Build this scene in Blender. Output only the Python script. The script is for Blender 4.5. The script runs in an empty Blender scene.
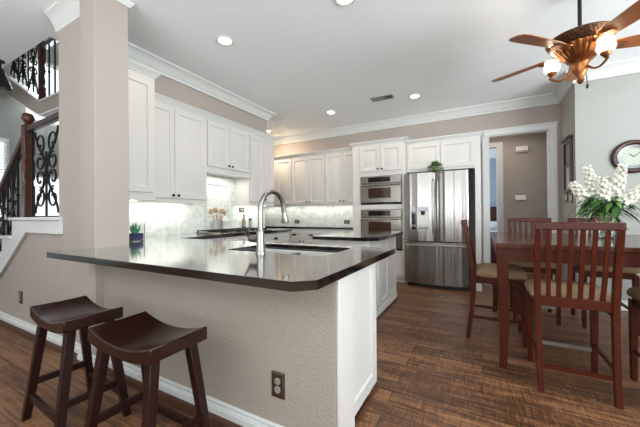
import bpy, bmesh, math, random
from mathutils import Vector, Matrix, Euler

random.seed(7)
SC = bpy.context.scene
COL = SC.collection
R = math.radians
PI = math.pi

# ------------------------------------------------------------------ camera
cam = bpy.data.cameras.new('camera')
cam.sensor_fit = 'HORIZONTAL'
cam.sensor_width = 36.0
cam.lens = 36.0 * 295.92 / 640.0
cam.clip_start = 0.05
cam_o = bpy.data.objects.new('camera', cam)
COL.objects.link(cam_o)
_y, _p, _r = R(28.466), R(0.2536), R(-0.4694)
_rt = Vector((math.cos(_y), math.sin(_y), 0))
_fw = Vector((-math.sin(_y), math.cos(_y), 0))
_up = Vector((0, 0, 1))
_f2 = _fw * math.cos(_p) + _up * math.sin(_p)
_u2 = _up * math.cos(_p) - _fw * math.sin(_p)
_r3 = _rt * math.cos(_r) + _u2 * math.sin(_r)
_u3 = _u2 * math.cos(_r) - _rt * math.sin(_r)
_m = Matrix((( _r3.x, _u3.x, -_f2.x, 0), (_r3.y, _u3.y, -_f2.y, 0), (_r3.z, _u3.z, -_f2.z, 1.13), (0, 0, 0, 1)))
cam_o.matrix_world = _m
SC.camera = cam_o

# ------------------------------------------------------------------ world, big lights, exposure
w = bpy.data.worlds.new('world')
SC.world = w
w.use_nodes = True
w.node_tree.nodes['Background'].inputs[0].default_value = (0.86, 0.93, 1.0, 1)
w.node_tree.nodes['Background'].inputs[1].default_value = 1.0
SC.view_settings.view_transform = 'Standard'
SC.view_settings.look = 'None'
SC.view_settings.exposure = 0.6
SC.view_settings.gamma = 1.0
SC.view_settings.use_curve_mapping = False


def area(name, loc, direction, sx, sy, power, color=(1, 1, 1), shape='RECTANGLE', spread=180):
    l = bpy.data.lights.new(name, 'AREA')
    l.shape = shape
    l.size = sx
    if shape in ('RECTANGLE', 'ELLIPSE'):
        l.size_y = sy
    l.energy = power
    l.color = color
    l.spread = R(spread)
    o = bpy.data.objects.new(name, l)
    COL.objects.link(o)
    o.location = loc
    o.rotation_euler = Vector(direction).to_track_quat('-Z', 'Y').to_euler()
    return o


DAY = (0.90, 0.965, 1.0)
area('daylight_right_windows', (4.38, 0.4, 1.3), (-0.38, 0.0, 1), 5.0, 1.8, 430, DAY)
area('rear_ceiling_fill', (0.3, -3.80, 1.5), (0.1, 0.3, 1), 6.5, 2.0, 320, DAY)  # added fill behind the camera, aimed up to brighten the ceiling
area('entry_fill', (-7.2, -1.2, 1.5), (0.6, 0.05, 1), 3.5, 2.0, 14, DAY)  # added fill for the left ceiling; no window stands at this spot

# ------------------------------------------------------------------ materials


def lin(c):
    return tuple((x / 12.92 if x <= 0.04045 else ((x + 0.055) / 1.055) ** 2.4) for x in c)


def rgb(r, g, b):
    return lin((r / 255, g / 255, b / 255)) + (1,)


def mat(name, col, rough=0.5, metal=0.0, spec=0.5, bump=0.0, bdist=0.01, bscale=80.0, var=0.0, vscale=6.0, coat=0.0, stretch=None):
    m = bpy.data.materials.new(name)
    m.use_nodes = True
    nt = m.node_tree
    b = nt.nodes['Principled BSDF']
    b.inputs['Base Color'].default_value = col
    b.inputs['Roughness'].default_value = rough
    b.inputs['Metallic'].default_value = metal
    b.inputs['Specular IOR Level'].default_value = spec
    b.inputs['Coat Weight'].default_value = coat
    b.inputs['Coat Roughness'].default_value = 0.1
    tc = nt.nodes.new('ShaderNodeTexCoord')
    src = tc.outputs['Object']
    if stretch:
        mp = nt.nodes.new('ShaderNodeMapping')
        mp.inputs['Scale'].default_value = stretch
        nt.links.new(src, mp.inputs[0])
        src = mp.outputs[0]
    if bump > 0:
        n = nt.nodes.new('ShaderNodeTexNoise')
        n.inputs['Scale'].default_value = bscale
        n.inputs['Detail'].default_value = 1 if bdist > 0.015 else 3
        nt.links.new(src, n.inputs['Vector'])
        bp = nt.nodes.new('ShaderNodeBump')
        bp.inputs['Strength'].default_value = bump
        bp.inputs['Distance'].default_value = bdist
        nt.links.new(n.outputs['Fac'], bp.inputs['Height'])
        nt.links.new(bp.outputs[0], b.inputs['Normal'])
    n2 = nt.nodes.new('ShaderNodeTexNoise')
    n2.inputs['Scale'].default_value = vscale
    n2.inputs['Detail'].default_value = 4
    nt.links.new(src, n2.inputs['Vector'])
    mx = nt.nodes.new('ShaderNodeMix')
    mx.data_type = 'RGBA'
    v = max(var, 0.01)
    mx.inputs[6].default_value = tuple(c * (1 - v) for c in col[:3]) + (1,)
    mx.inputs[7].default_value = tuple(min(1, c * (1 + v)) for c in col[:3]) + (1,)
    nt.links.new(n2.outputs['Fac'], mx.inputs[0])
    nt.links.new(mx.outputs[2], b.inputs['Base Color'])
    return m


def emit(name, col, strength):
    m = bpy.data.materials.new(name)
    m.use_nodes = True
    b = m.node_tree.nodes['Principled BSDF']
    b.inputs['Base Color'].default_value = col
    b.inputs['Emission Color'].default_value = col
    b.inputs['Emission Strength'].default_value = strength
    return m


def glass(name, col=(1, 1, 1, 1), rough=0.02, thin=True):
    m = bpy.data.materials.new(name)
    m.use_nodes = True
    nt = m.node_tree
    b = nt.nodes['Principled BSDF']
    b.inputs['Base Color'].default_value = col
    b.inputs['Roughness'].default_value = rough
    b.inputs['Transmission Weight'].default_value = 1.0
    b.inputs['IOR'].default_value = 1.05 if thin else 1.4
    return m


M = {}
M['wall'] = mat('painted_wall', rgb(168, 158, 150), 0.75, bump=0.10, bscale=120, var=0.02)
M['pony'] = mat('textured_wall', rgb(160, 150, 138), 0.7, bump=0.5, bscale=70, var=0.03)
M['nook'] = mat('nook_wall', rgb(158, 159, 154), 0.75, bump=0.10, bscale=120, var=0.02)
M['ceiling'] = mat('ceiling_paint', rgb(244, 248, 250), 0.85, bump=0.12, bscale=90, var=0.015)
M['trim'] = mat('white_trim', rgb(212, 213, 210), 0.4)
M['cab'] = mat('white_cabinet', rgb(206, 203, 199), 0.38, var=0.012)
M['shoe'] = mat('wood_shoe', rgb(82, 52, 34), 0.35, var=0.2, vscale=20)
M['stone'] = mat('black_stone', rgb(13, 12, 12), 0.08, spec=1.0, var=0.5, vscale=220, coat=1.0)
M['steel'] = mat('brushed_steel', rgb(150, 146, 142), 0.24, metal=1.0, var=0.12, vscale=3, stretch=(9, 9, 0.05), bump=1.0, bdist=0.02, bscale=1.1)
M['steel_h'] = mat('satin_steel', rgb(146, 140, 133), 0.26, metal=1.0, var=0.06, vscale=3, stretch=(1, 60, 60))
M['nickel'] = mat('brushed_nickel', rgb(150, 146, 140), 0.3, metal=1.0)
M['sink'] = mat('sink_steel', rgb(128, 120, 112), 0.25, metal=1.0)
M['blackglass'] = mat('black_glass', rgb(22, 17, 15), 0.06, spec=0.6)
M['ovenglass'] = mat('oven_window_glass', rgb(58, 40, 30), 0.08, spec=0.6)
M['dark'] = mat('dark_plastic', rgb(26, 26, 27), 0.45)
M['grey'] = mat('grey_plastic', rgb(110, 110, 112), 0.45)
M['bronze'] = mat('oil_rubbed_bronze', rgb(34, 26, 22), 0.35, metal=0.7)
M['bplate'] = mat('bronze_plate', rgb(92, 74, 56), 0.4, metal=0.6, var=0.2, vscale=40)
M['socket'] = mat('socket_grey', rgb(150, 148, 146), 0.4)
M['white'] = mat('white_plastic', rgb(236, 234, 228), 0.35)
M['iron'] = mat('wrought_iron', rgb(24, 22, 22), 0.45, metal=0.5)
M['cherry'] = mat('cherry_wood', rgb(68, 24, 9), 0.3, var=0.4, vscale=5, stretch=(14, 14, 1.5), spec=0.25)
M['cherry_top'] = mat('cherry_top', rgb(72, 29, 12), 0.16, var=0.22, vscale=4, stretch=(2, 14, 14), spec=0.6)
M['espresso'] = mat('espresso_wood', rgb(38, 13, 9), 0.22, var=0.3, vscale=5, stretch=(4, 16, 4), spec=0.5)
M['espresso_leg'] = mat('espresso_leg', rgb(36, 14, 11), 0.3, var=0.3, vscale=5, stretch=(16, 16, 2), spec=0.3)
M['fabric'] = mat('tan_fabric', rgb(142, 116, 88), 0.9, bump=0.4, bscale=200, var=0.22, vscale=9)
M['newel'] = mat('newel_wood', rgb(68, 34, 20), 0.3, var=0.3, vscale=6, stretch=(10, 10, 1.5))
M['rail'] = mat('dark_rail', rgb(48, 32, 26), 0.3, var=0.2)
M['blade'] = mat('fan_blade_wood', rgb(150, 92, 48), 0.4, var=0.25, vscale=6, stretch=(3, 3, 3))
M['gold'] = mat('antique_brass', rgb(148, 94, 54), 0.35, metal=0.85, var=0.35, vscale=25, bump=0.3, bscale=40)
M['goldd'] = mat('dark_brass', rgb(86, 62, 44), 0.4, metal=0.8, var=0.6, vscale=60, bump=0.8, bscale=60)
M['shade'] = emit('lit_shade_glass', (1.0, 0.90, 0.74, 1), 2.2)
M['lamp'] = emit('lit_lamp', (1.0, 0.93, 0.80, 1), 14.0)
M['bright'] = mat('polished_steel', rgb(222, 220, 216), 0.35, metal=0.7)
M['spoon'] = mat('spoon_wood', rgb(172, 146, 112), 0.6, var=0.15)
M['leaf'] = mat('leaf_green', rgb(84, 122, 56), 0.5, var=0.35, vscale=12)
M['leafd'] = mat('leaf_dark', rgb(62, 100, 46), 0.5, var=0.35, vscale=12)
M['stem'] = mat('stem_green', rgb(98, 132, 66), 0.5, var=0.2)
M['petal'] = mat('white_petal', rgb(222, 220, 206), 0.6, var=0.04)
M['glass'] = glass('clear_glass', thin=False)
M['pane'] = glass('window_pane')
M['water'] = glass('water', (0.9, 0.97, 0.93, 1), thin=False)
M['blue'] = mat('blue_gravel', rgb(16, 34, 92), 0.5, var=0.6, vscale=60, bump=0.6, bscale=90)
M['aloe'] = mat('aloe_green', rgb(70, 150, 112), 0.5, var=0.2)
M['burl'] = mat('dark_wood_frame', rgb(58, 26, 20), 0.25, var=0.3)
M['dial'] = mat('clock_dial', rgb(176, 182, 168), 0.6)
M['dialring'] = mat('clock_ring', rgb(128, 134, 132), 0.35, metal=0.4)
M['paper'] = mat('pale_picture', rgb(190, 182, 174), 0.5, var=0.2, vscale=9)
M['bed'] = mat('white_bedding', rgb(214, 212, 214), 0.9, bump=0.5, bscale=10, var=0.05)
M['bedroomwall'] = mat('blue_grey_wall', rgb(150, 166, 184), 0.8)
M['blind'] = mat('white_blind', rgb(240, 240, 236), 0.6)
M['vent'] = mat('vent_metal', rgb(150, 152, 152), 0.5)
M['shadow'] = mat('duct_shade', rgb(40, 40, 42), 0.9)
M['black'] = mat('black_metal', rgb(18, 17, 17), 0.4, metal=0.3)
M['oil'] = mat('amber_bottle', rgb(120, 104, 84), 0.15)


def floor_material():
    m = bpy.data.materials.new('hand_scraped_wood_floor')
    m.use_nodes = True
    nt = m.node_tree
    N = nt.nodes.new
    L = nt.links.new
    b = nt.nodes['Principled BSDF']
    tc = N('ShaderNodeTexCoord')
    br = N('ShaderNodeTexBrick')
    br.offset = 0.37
    br.inputs['Scale'].default_value = 1.0
    br.inputs['Brick Width'].default_value = 1.35
    br.inputs['Row Height'].default_value = 0.125
    br.inputs['Mortar Size'].default_value = 0.0025
    br.inputs['Mortar Smooth'].default_value = 0.2
    br.inputs['Color1'].default_value = (0.0, 0.0, 0.0, 1)
    br.inputs['Color2'].default_value = (1.0, 1.0, 1.0, 1)
    br.inputs['Mortar'].default_value = (0.0, 0.0, 0.0, 1)
    L(tc.outputs['Object'], br.inputs['Vector'])
    mp = N('ShaderNodeMapping')
    mp.inputs['Scale'].default_value = (3.0, 42, 1)
    L(tc.outputs['Object'], mp.inputs[0])
    g = N('ShaderNodeTexNoise')
    g.inputs['Scale'].default_value = 1.0
    g.inputs['Detail'].default_value = 7
    g.inputs['Roughness'].default_value = 0.65
    g.inputs['Distortion'].default_value = 0.6
    L(mp.outputs[0], g.inputs['Vector'])
    # scrape marks running across the boards
    mp2 = N('ShaderNodeMapping')
    mp2.inputs['Scale'].default_value = (110, 9, 1)
    L(tc.outputs['Object'], mp2.inputs[0])
    s = N('ShaderNodeTexNoise')
    s.inputs['Scale'].default_value = 1.0
    s.inputs['Detail'].default_value = 4
    s.inputs['Distortion'].default_value = 0.8
    L(mp2.outputs[0], s.inputs['Vector'])
    add = N('ShaderNodeMath'); add.operation = 'MULTIPLY_ADD'
    L(br.outputs['Color'], add.inputs[0]); add.inputs[1].default_value = 0.22
    L(g.outputs['Fac'], add.inputs[2])
    add2 = N('ShaderNodeMath'); add2.operation = 'MULTIPLY_ADD'
    L(s.outputs['Fac'], add2.inputs[0]); add2.inputs[1].default_value = 0.55
    L(add.outputs[0], add2.inputs[2])
    cr = N('ShaderNodeValToRGB')
    e = cr.color_ramp.elements
    e[0].position = 0.62; e[0].color = rgb(52, 30, 19)
    e[1].position = 1.12 if False else 1.0; e[1].color = rgb(140, 98, 66)
    k = cr.color_ramp.elements.new(0.82); k.color = rgb(92, 60, 39)
    L(add2.outputs[0], cr.inputs[0])
    mort = N('ShaderNodeMix'); mort.data_type = 'RGBA'
    L(br.outputs['Fac'], mort.inputs[0])
    L(cr.outputs[0], mort.inputs[6])
    mort.inputs[7].default_value = rgb(26, 15, 10)
    L(mort.outputs[2], b.inputs['Base Color'])
    bp = N('ShaderNodeBump'); bp.inputs['Strength'].default_value = 0.55; bp.inputs['Distance'].default_value = 0.006
    L(add2.outputs[0], bp.inputs['Height'])
    L(bp.outputs[0], b.inputs['Normal'])
    b.inputs['Roughness'].default_value = 0.36
    b.inputs['Specular IOR Level'].default_value = 0.4
    return m


def tile_material():
    m = bpy.data.materials.new('marble_subway_tile')
    m.use_nodes = True
    nt = m.node_tree
    N = nt.nodes.new
    L = nt.links.new
    b = nt.nodes['Principled BSDF']
    tc = N('ShaderNodeTexCoord')
    sp = N('ShaderNodeSeparateXYZ'); L(tc.outputs['Object'], sp.inputs[0])
    ad = N('ShaderNodeMath'); ad.operation = 'ADD'
    L(sp.outputs[0], ad.inputs[0]); L(sp.outputs[1], ad.inputs[1])
    cb = N('ShaderNodeCombineXYZ'); L(ad.outputs[0], cb.inputs[0]); L(sp.outputs[2], cb.inputs[1])
    br = N('ShaderNodeTexBrick')
    br.inputs['Scale'].default_value = 1
    br.inputs['Brick Width'].default_value = 0.15
    br.inputs['Row Height'].default_value = 0.075
    br.inputs['Mortar Size'].default_value = 0.0025
    br.inputs['Color1'].default_value = rgb(214, 217, 211)
    br.inputs['Color2'].default_value = rgb(226, 228, 223)
    br.inputs['Mortar'].default_value = rgb(204, 206, 200)
    L(cb.outputs[0], br.inputs['Vector'])
    n = N('ShaderNodeTexNoise'); n.inputs['Scale'].default_value = 9; n.inputs['Detail'].default_value = 6; n.inputs['Distortion'].default_value = 1.5
    L(tc.outputs['Object'], n.inputs['Vector'])
    cr = N('ShaderNodeValToRGB')
    cr.color_ramp.elements[0].position = 0.38; cr.color_ramp.elements[0].color = (0.80, 0.82, 0.80, 1)
    cr.color_ramp.elements[1].position = 0.6; cr.color_ramp.elements[1].color = (1, 1, 1, 1)
    L(n.outputs['Fac'], cr.inputs[0])
    mx = N('ShaderNodeMix'); mx.data_type = 'RGBA'; mx.blend_type = 'MULTIPLY'; mx.inputs[0].default_value = 1
    L(br.outputs['Color'], mx.inputs[6]); L(cr.outputs[0], mx.inputs[7])
    L(mx.outputs[2], b.inputs['Base Color'])
    b.inputs['Roughness'].default_value = 0.28
    return m


M['floor'] = floor_material()
M['tile'] = tile_material()

# ------------------------------------------------------------------ mesh helpers


class G:
    def __init__(s):
        s.bm = bmesh.new()

    def loops(s, loops, cap0=True, cap1=True, closed=True):
        vs = [[s.bm.verts.new(p) for p in l] for l in loops]
        n = len(vs[0])
        for a, b in zip(vs[:-1], vs[1:]):
            for i in range(n if closed else n - 1):
                j = (i + 1) % n
                try:
                    s.bm.faces.new((a[i], a[j], b[j], b[i]))
                except ValueError:
                    pass
        if cap0:
            s.bm.faces.new(list(reversed(vs[0])))
        if cap1:
            s.bm.faces.new(vs[-1])
        return s

    def box(s, x0, x1, y0, y1, z0, z1, mtx=None):
        ps = [(x0, y0), (x1, y0), (x1, y1), (x0, y1)]
        a = [Vector((x, y, z0)) for x, y in ps]
        b = [Vector((x, y, z1)) for x, y in ps]
        if mtx is not None:
            a = [mtx @ v for v in a]; b = [mtx @ v for v in b]
        return s.loops([a, b])

    def beam(s, p0, p1, w0, d0, w1=None, d1=None, up=(0, 1, 0)):
        """bar of rectangular section between two points (w along side, d along up)"""
        p0 = Vector(p0); p1 = Vector(p1)
        w1 = w0 if w1 is None else w1; d1 = d0 if d1 is None else d1
        t = (p1 - p0).normalized()
        side = t.cross(Vector(up)).normalized()
        u = side.cross(t).normalized()
        def sec(p, a, b):
            return [p - side * a / 2 - u * b / 2, p + side * a / 2 - u * b / 2, p + side * a / 2 + u * b / 2, p - side * a / 2 + u * b / 2]
        return s.loops([sec(p0, w0, d0), sec(p1, w1, d1)])

    def hbeam(s, secs):
        """stack of horizontal rectangles: (x,y,z,wx,wy)"""
        return s.loops([[Vector((x - a / 2, y - b / 2, z)), Vector((x + a / 2, y - b / 2, z)), Vector((x + a / 2, y + b / 2, z)), Vector((x - a / 2, y + b / 2, z))] for x, y, z, a, b in secs])

    def tube(s, pts, r, n=8, closed=False, cap=True):
        pts = [Vector(p) for p in pts]
        rs = r if isinstance(r, (list, tuple)) else [r] * len(pts)
        N = len(pts)
        loops = []
        prev = None
        for i, p in enumerate(pts):
            if closed:
                t = (pts[(i + 1) % N] - pts[i - 1]).normalized()
            else:
                t = (pts[min(i + 1, N - 1)] - pts[max(i - 1, 0)]).normalized()
            if prev is None:
                a = Vector((0, 0, 1)) if abs(t.z) < 0.9 else Vector((1, 0, 0))
                u = t.cross(a).normalized()
            else:
                u = prev - t * prev.dot(t)
                u = u.normalized() if u.length > 1e-6 else t.orthogonal().normalized()
            prev = u
            v = t.cross(u)
            loops.append([p + (u * math.cos(2 * PI * k / n) + v * math.sin(2 * PI * k / n)) * rs[i] for k in range(n)])
        if closed:
            loops.append(loops[0])
            return s.loops(loops, False, False)
        return s.loops(loops, cap, cap)

    def lathe(s, prof, c=(0, 0, 0), n=24, mtx=None, cap0=True, cap1=True):
        c = Vector(c)
        L = []
        for r, z in prof:
            l = []
            for k in range(n):
                a = 2 * PI * k / n
                v = Vector((r * math.cos(a), r * math.sin(a), z))
                if mtx is not None:
                    v = mtx @ v
                l.append(c + v)
            L.append(l)
        return s.loops(L, cap0, cap1)

    def prism(s, poly, z0, z1, f=None):
        """poly in (a,b) extruded along third axis; f maps (a,b,h) to xyz"""
        f = f or (lambda a, b, h: (a, b, h))
        return s.loops([[Vector(f(a, b, z0)) for a, b in poly], [Vector(f(a, b, z1)) for a, b in poly]])

    def sphere(s, c, r, n=12, m=8, sc=(1, 1, 1)):
        prof = [(r * math.sin(PI * i / m) * sc[0] + 1e-5, -r * math.cos(PI * i / m) * sc[2]) for i in range(m + 1)]
        return s.lathe(prof, c, n)

    def mould(s, path, prof, z):
        """profile (out, dz) swept along a 2-D path; 'out' is to the right of travel"""
        P = [Vector(p) for p in path]
        n = len(P)
        loops = []
        for i in range(n):
            d0 = (P[i] - P[i - 1]).normalized() if i else None
            d1 = (P[i + 1] - P[i]).normalized() if i < n - 1 else None
            n0 = Vector((d0.y, -d0.x)) if d0 else None
            n1 = Vector((d1.y, -d1.x)) if d1 else None
            if n0 is None: mi = n1
            elif n1 is None: mi = n0
            else:
                mi = n0 + n1
                mi = mi / max(mi.dot(n0), 0.2)
            loops.append([Vector((P[i].x + mi.x * o, P[i].y + mi.y * o, z + dz)) for o, dz in prof])
        return s.loops(loops)

    def panel(s, u0, u1, v0, v1, y, t=0.02, frame=0.055, raised=True):
        """cabinet door or drawer front facing -y"""
        st = [(0, y + t), (0, y + 0.003), (0.003, y)]
        f = min(frame, (u1 - u0) * 0.24, (v1 - v0) * 0.24)
        st += [(f, y), (f + 0.008, y + 0.011)]
        if raised and min(u1 - u0, v1 - v0) > 0.2:
            st += [(f + 0.018, y + 0.011), (f + 0.044, y + 0.003)]
        L = [[Vector((u0 + i, yy, v0 + i)), Vector((u1 - i, yy, v0 + i)), Vector((u1 - i, yy, v1 - i)), Vector((u0 + i, yy, v1 - i))] for i, yy in st]
        return s.loops(L)


def obj(name, g, m, parent=None, smooth=35, bevel=0.0, seg=2, label=None):
    me = bpy.data.meshes.new(name)
    bmesh.ops.recalc_face_normals(g.bm, faces=g.bm.faces[:])
    g.bm.to_mesh(me)
    g.bm.free()
    o = bpy.data.objects.new(name, me)
    COL.objects.link(o)
    me.materials.append(m)
    if smooth:
        for p in me.polygons:
            p.use_smooth = True
        me.set_sharp_from_angle(angle=R(smooth))
    if bevel:
        b = o.modifiers.new('bevel', 'BEVEL')
        b.width = bevel
        b.segments = seg
        b.limit_method = 'ANGLE'
        b.angle_limit = R(40)
    if parent:
        o.parent = parent
    if label:
        o['label'] = label
    return o


def tag(o, label, cat, group=None):
    o['label'] = label
    o['category'] = cat
    if group:
        o['group'] = group
    return o


def thing(name, label, cat, loc=(0, 0, 0), rz=0.0, group=None):
    o = bpy.data.objects.new(name, None)
    COL.objects.link(o)
    o.empty_display_size = 0.1
    o.location = loc
    o.rotation_euler = (0, 0, rz)
    return tag(o, label, cat, group)


def struct(name, g, m, parent=None, **k):
    o = obj(name, g, m, parent, **k)
    if parent is None:
        o['kind'] = 'structure'
    return o


def copy_tree(src, loc, rz, label, group=None):
    r = src.copy()
    COL.objects.link(r)
    r.location = loc
    r.rotation_euler = (0, 0, rz)
    r['label'] = label
    if group:
        r['group'] = group
    for ch in list(src.children):
        c = ch.copy(); COL.objects.link(c); c.parent = r
        for gch in list(ch.children):
            d = gch.copy(); COL.objects.link(d); d.parent = c
    return r


def wall_holes(g, axis, c0, c1, u0, u1, z0, z1, holes=()):
    us = sorted({u0, u1} | {h[0] for h in holes} | {h[1] for h in holes})
    zs = sorted({z0, z1} | {h[2] for h in holes} | {h[3] for h in holes})
    for a, b in zip(us[:-1], us[1:]):
        for c, d in zip(zs[:-1], zs[1:]):
            mu, mz = (a + b) / 2, (c + d) / 2
            if any(h[0] < mu < h[1] and h[2] < mz < h[3] for h in holes):
                continue
            if axis == 'x':
                g.box(c0, c1, a, b, c, d)
            else:
                g.box(a, b, c0, c1, c, d)
    return g


# ------------------------------------------------------------------ dimensions (metres)
ZC = 2.85          # ceiling
CT = 0.90          # worktop height
XL = -3.46         # kitchen left wall face
YB = 5.42          # kitchen back wall face
YP = 1.17          # peninsula / stair wall face

# ------------------------------------------------------------------ structure
struct('floor', G().box(-7.6, 4.6, -4.1, 10.0, -0.1, 0), M['floor'])
g = G()
g.box(-7.6, 4.6, -4.1, 1.25, ZC, ZC + 0.25)
g.box(-3.60, 4.6, 1.25, 5.5, ZC, ZC + 0.25)
g.box(-4.8, -3.60, 4.27, 5.5, ZC, ZC + 0.25)
struct('ceiling', g, M['ceiling'])
struct('ceiling_hall', G().box(-2.6, 1.3, 5.5, 10.0, 2.72, 2.9), M['ceiling'])
struct('ceiling_stairwell', G().box(-7.6, -3.46, 1.15, 4.4, 5.4, 5.5), M['ceiling'])

# back wall with doorway
struct('wall_back', wall_holes(G(), 'y', YB, YB + 0.12, -4.8, 1.15, 0, ZC, [(0.12, 0.90, 0, 2.36)]), M['wall'])
# dining nook walls
g = G()
g.box(1.03, 1.15, 4.80, YB, 0, ZC)
struct('wall_nook_side', g, M['wall'])
struct('wall_nook', G().box(1.03, 4.6, 4.68, 4.80, 0, ZC), M['nook'])
# right wall with windows, rear wall with windows
struct('wall_right', wall_holes(G(), 'x', 4.5, 4.6, -4.1, 4.68, 0, ZC, [(-1.2, 1.0, 0.6, 2.4), (1.4, 3.6, 0.6, 2.4)]), M['nook'])
struct('wall_rear', wall_holes(G(), 'y', -4.1, -4.0, -7.5, 4.5, 0, ZC, [(-6.5, -3.6, 0.5, 2.5), (-2.6, 0.2, 0.5, 2.5), (1.0, 3.6, 0.5, 2.5)]), M['wall'])
# kitchen left wall, recess behind it
struct('wall_left', G().box(-3.56, XL, YP + 0.14, 4.27, 0, 5.4), M['wall'])
g = G()
g.box(-4.9, -4.7, 4.27, YB + 0.1, 0, ZC)
g.box(-4.9, -3.60, 4.25, 4.40, 0, ZC)
struct('wall_recess', g, M['wall'])
# soffit above the left cabinets
struct('wall_soffit', G().box(XL, -3.14, YP + 0.14, 3.95, 2.50, ZC), M['wall'])
# wall piece beside the column and the column
struct('wall_stub', G().box(-3.19, -2.62, YP, YP + 0.14, 0, ZC), M['wall'])
struct('wall_column', G().box(-2.70, -2.48, YP - 0.05, YP + 0.19, 0, ZC), M['wall'], bevel=0.005, seg=2)
# stairwell walls
struct('wall_stair_far', wall_holes(G(), 'x', -7.6, -7.5, -4.1, 4.4, 0, 5.4, [(2.28, 3.4, 0.75, 1.95), (1.30, 2.03, 1.00, 2.55), (2.25, 3.6, 2.95, 4.20)]), M['nook'])
struct('wall_stair_back', G().box(-7.5, -3.60, 4.27, 4.40, 0, 5.4), M['nook'])
struct('wall_stair_upper', G().box(-7.5, -3.46, 1.15, 1.25, ZC + 0.25, 5.4), M['wall'])

# backsplashes
struct('trim_backsplash_left', G().box(XL, XL + 0.01, YP + 0.19, 4.26, CT, 1.80), M['tile'])
struct('trim_backsplash_back', G().box(-4.68, -1.98, YB - 0.01, YB, CT, 1.36), M['tile'])
# framed tile panel behind the cooktop
g = G()
for (a, b, c, d) in [(2.93, 3.40, 1.035, 1.06), (2.93, 3.40, 1.585, 1.61), (2.93, 2.955, 1.06, 1.585), (3.375, 3.40, 1.06, 1.585)]:
    g.box(XL + 0.01, XL + 0.03, a, b, c, d)
struct('trim_tile_frame', g, M['trim'], bevel=0.004)

CROWN = [(0, 0), (0.105, 0), (0.105, -0.016), (0.092, -0.024), (0.072, -0.036), (0.05, -0.066), (0.034, -0.100), (0.022, -0.112), (0.022, -0.135), (0, -0.14)]
struct('trim_crown_left', G().mould([(-2.70, YP + 0.14), (-3.14, YP + 0.14), (-3.14, 3.95), (XL, 3.95), (XL, 4.27), (-3.58, 4.27)], CROWN, ZC), M['trim'])
struct('trim_crown_stub', G().mould([(-3.19, YP), (-2.70, YP)], [(o_ * 0.9, d_) for o_, d_ in CROWN], ZC), M['trim'])
struct('trim_crown_column', G().mould([(-2.70, YP), (-2.70, YP - 0.05), (-2.48, YP - 0.05), (-2.48, YP + 0.19), (-2.70, YP + 0.19)], [(0, 0), (0.03, 0), (0.03, -0.01), (0.012, -0.032), (0.012, -0.04), (0, -0.04)], ZC), M['trim'])
struct('trim_crown_back', G().mould([(-4.7, YB), (1.03, YB), (1.03, 4.68), (4.5, 4.68)], CROWN, ZC), M['trim'])
struct('trim_crown_right', G().mould([(4.5, 4.68), (4.5, -4.0)], CROWN, ZC), M['trim'])

BASE = [(0, 0.112), (0.006, 0.112), (0.014, 0.106), (0.009, 0.098), (0.009, 0.088), (0.016, 0.084), (0.012, 0.078), (0.018, 0.072), (0.018, 0.0), (0, 0.0)]
SHOE = [(0.018, 0.042), (0.026, 0.042), (0.034, 0.03), (0.036, 0.0), (0.018, 0.0)]
pb = [(-6.0, YP), (-2.70, YP), (-2.70, YP - 0.05), (-2.48, YP - 0.05), (-2.48, YP + 0.0), (-0.562, YP)]
struct('baseboard_peninsula', G().mould(pb, BASE, 0), M['trim'])
struct('trim_shoe_peninsula', G().mould(pb, SHOE, 0), M['shoe'])
pb = [(1.005, YB), (1.03, YB), (1.03, 4.68), (4.5, 4.68)]
struct('baseboard_nook', G().mould(pb, BASE, 0), M['trim'])

# doorway casing
g = G()
for x0, x1 in [(0.03, 0.12), (0.90, 0.99)]:
    g.box(x0, x1, YB - 0.022, YB, 0, 2.36)
    g.box(x0 + 0.01, x1 - 0.03 if x0 < 0.5 else x1 - 0.01, YB - 0.03, YB - 0.022, 0, 2.36)
g.box(0.03, 0.99, YB - 0.022, YB, 2.36, 2.45)
g.box(0.02, 1.0, YB - 0.032, YB, 2.43, 2.455)
g.box(0.12, 0.135, YB, YB + 0.12, 0, 2.36)
g.box(0.885, 0.90, YB, YB + 0.12, 0, 2.36)
g.box(0.135, 0.885, YB, YB + 0.12, 2.345, 2.36)
struct('door_1', g, M['trim'], bevel=0.004)

# hall and bedroom behind it
struct('wall_hall_far', wall_holes(G(), 'y', 6.70, 6.82, -1.2, 1.20, 0, 2.72, [(-0.55, 0.30, 0, 2.42)]), M['wall'])
struct('wall_hall_right', G().box(1.08, 1.20, YB + 0.12, 6.70, 0, 2.72), M['wall'])
struct('wall_hall_left', G().box(-1.3, -1.2, YB + 0.12, 6.82, 0, 2.72), M['wall'])
g = G()
g.box(0.30, 0.39, 6.68, 6.70, 0, 2.42)
g.box(-0.64, -0.55, 6.68, 6.70, 0, 2.42)
g.box(-0.64, 0.39, 6.68, 6.70, 2.42, 2.51)
g.box(0.285, 0.30, 6.70, 6.82, 0, 2.42)
struct('door_2', g, M['trim'], bevel=0.004)
struct('wall_bedroom', wall_holes(G(), 'y', 9.9, 10.0, -2.5, 1.2, 0, 2.72, []), M['bedroomwall'])
struct('wall_bedroom_left', wall_holes(G(), 'x', -2.6, -2.5, 6.82, 10.0, 0, 2.72, [(7.4, 9.4, 0.8, 2.2)]), M['bedroomwall'])
struct('wall_bedroom_right', G().box(1.2, 1.3, 6.7, 10.0, 0, 2.72), M['bedroomwall'])

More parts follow.
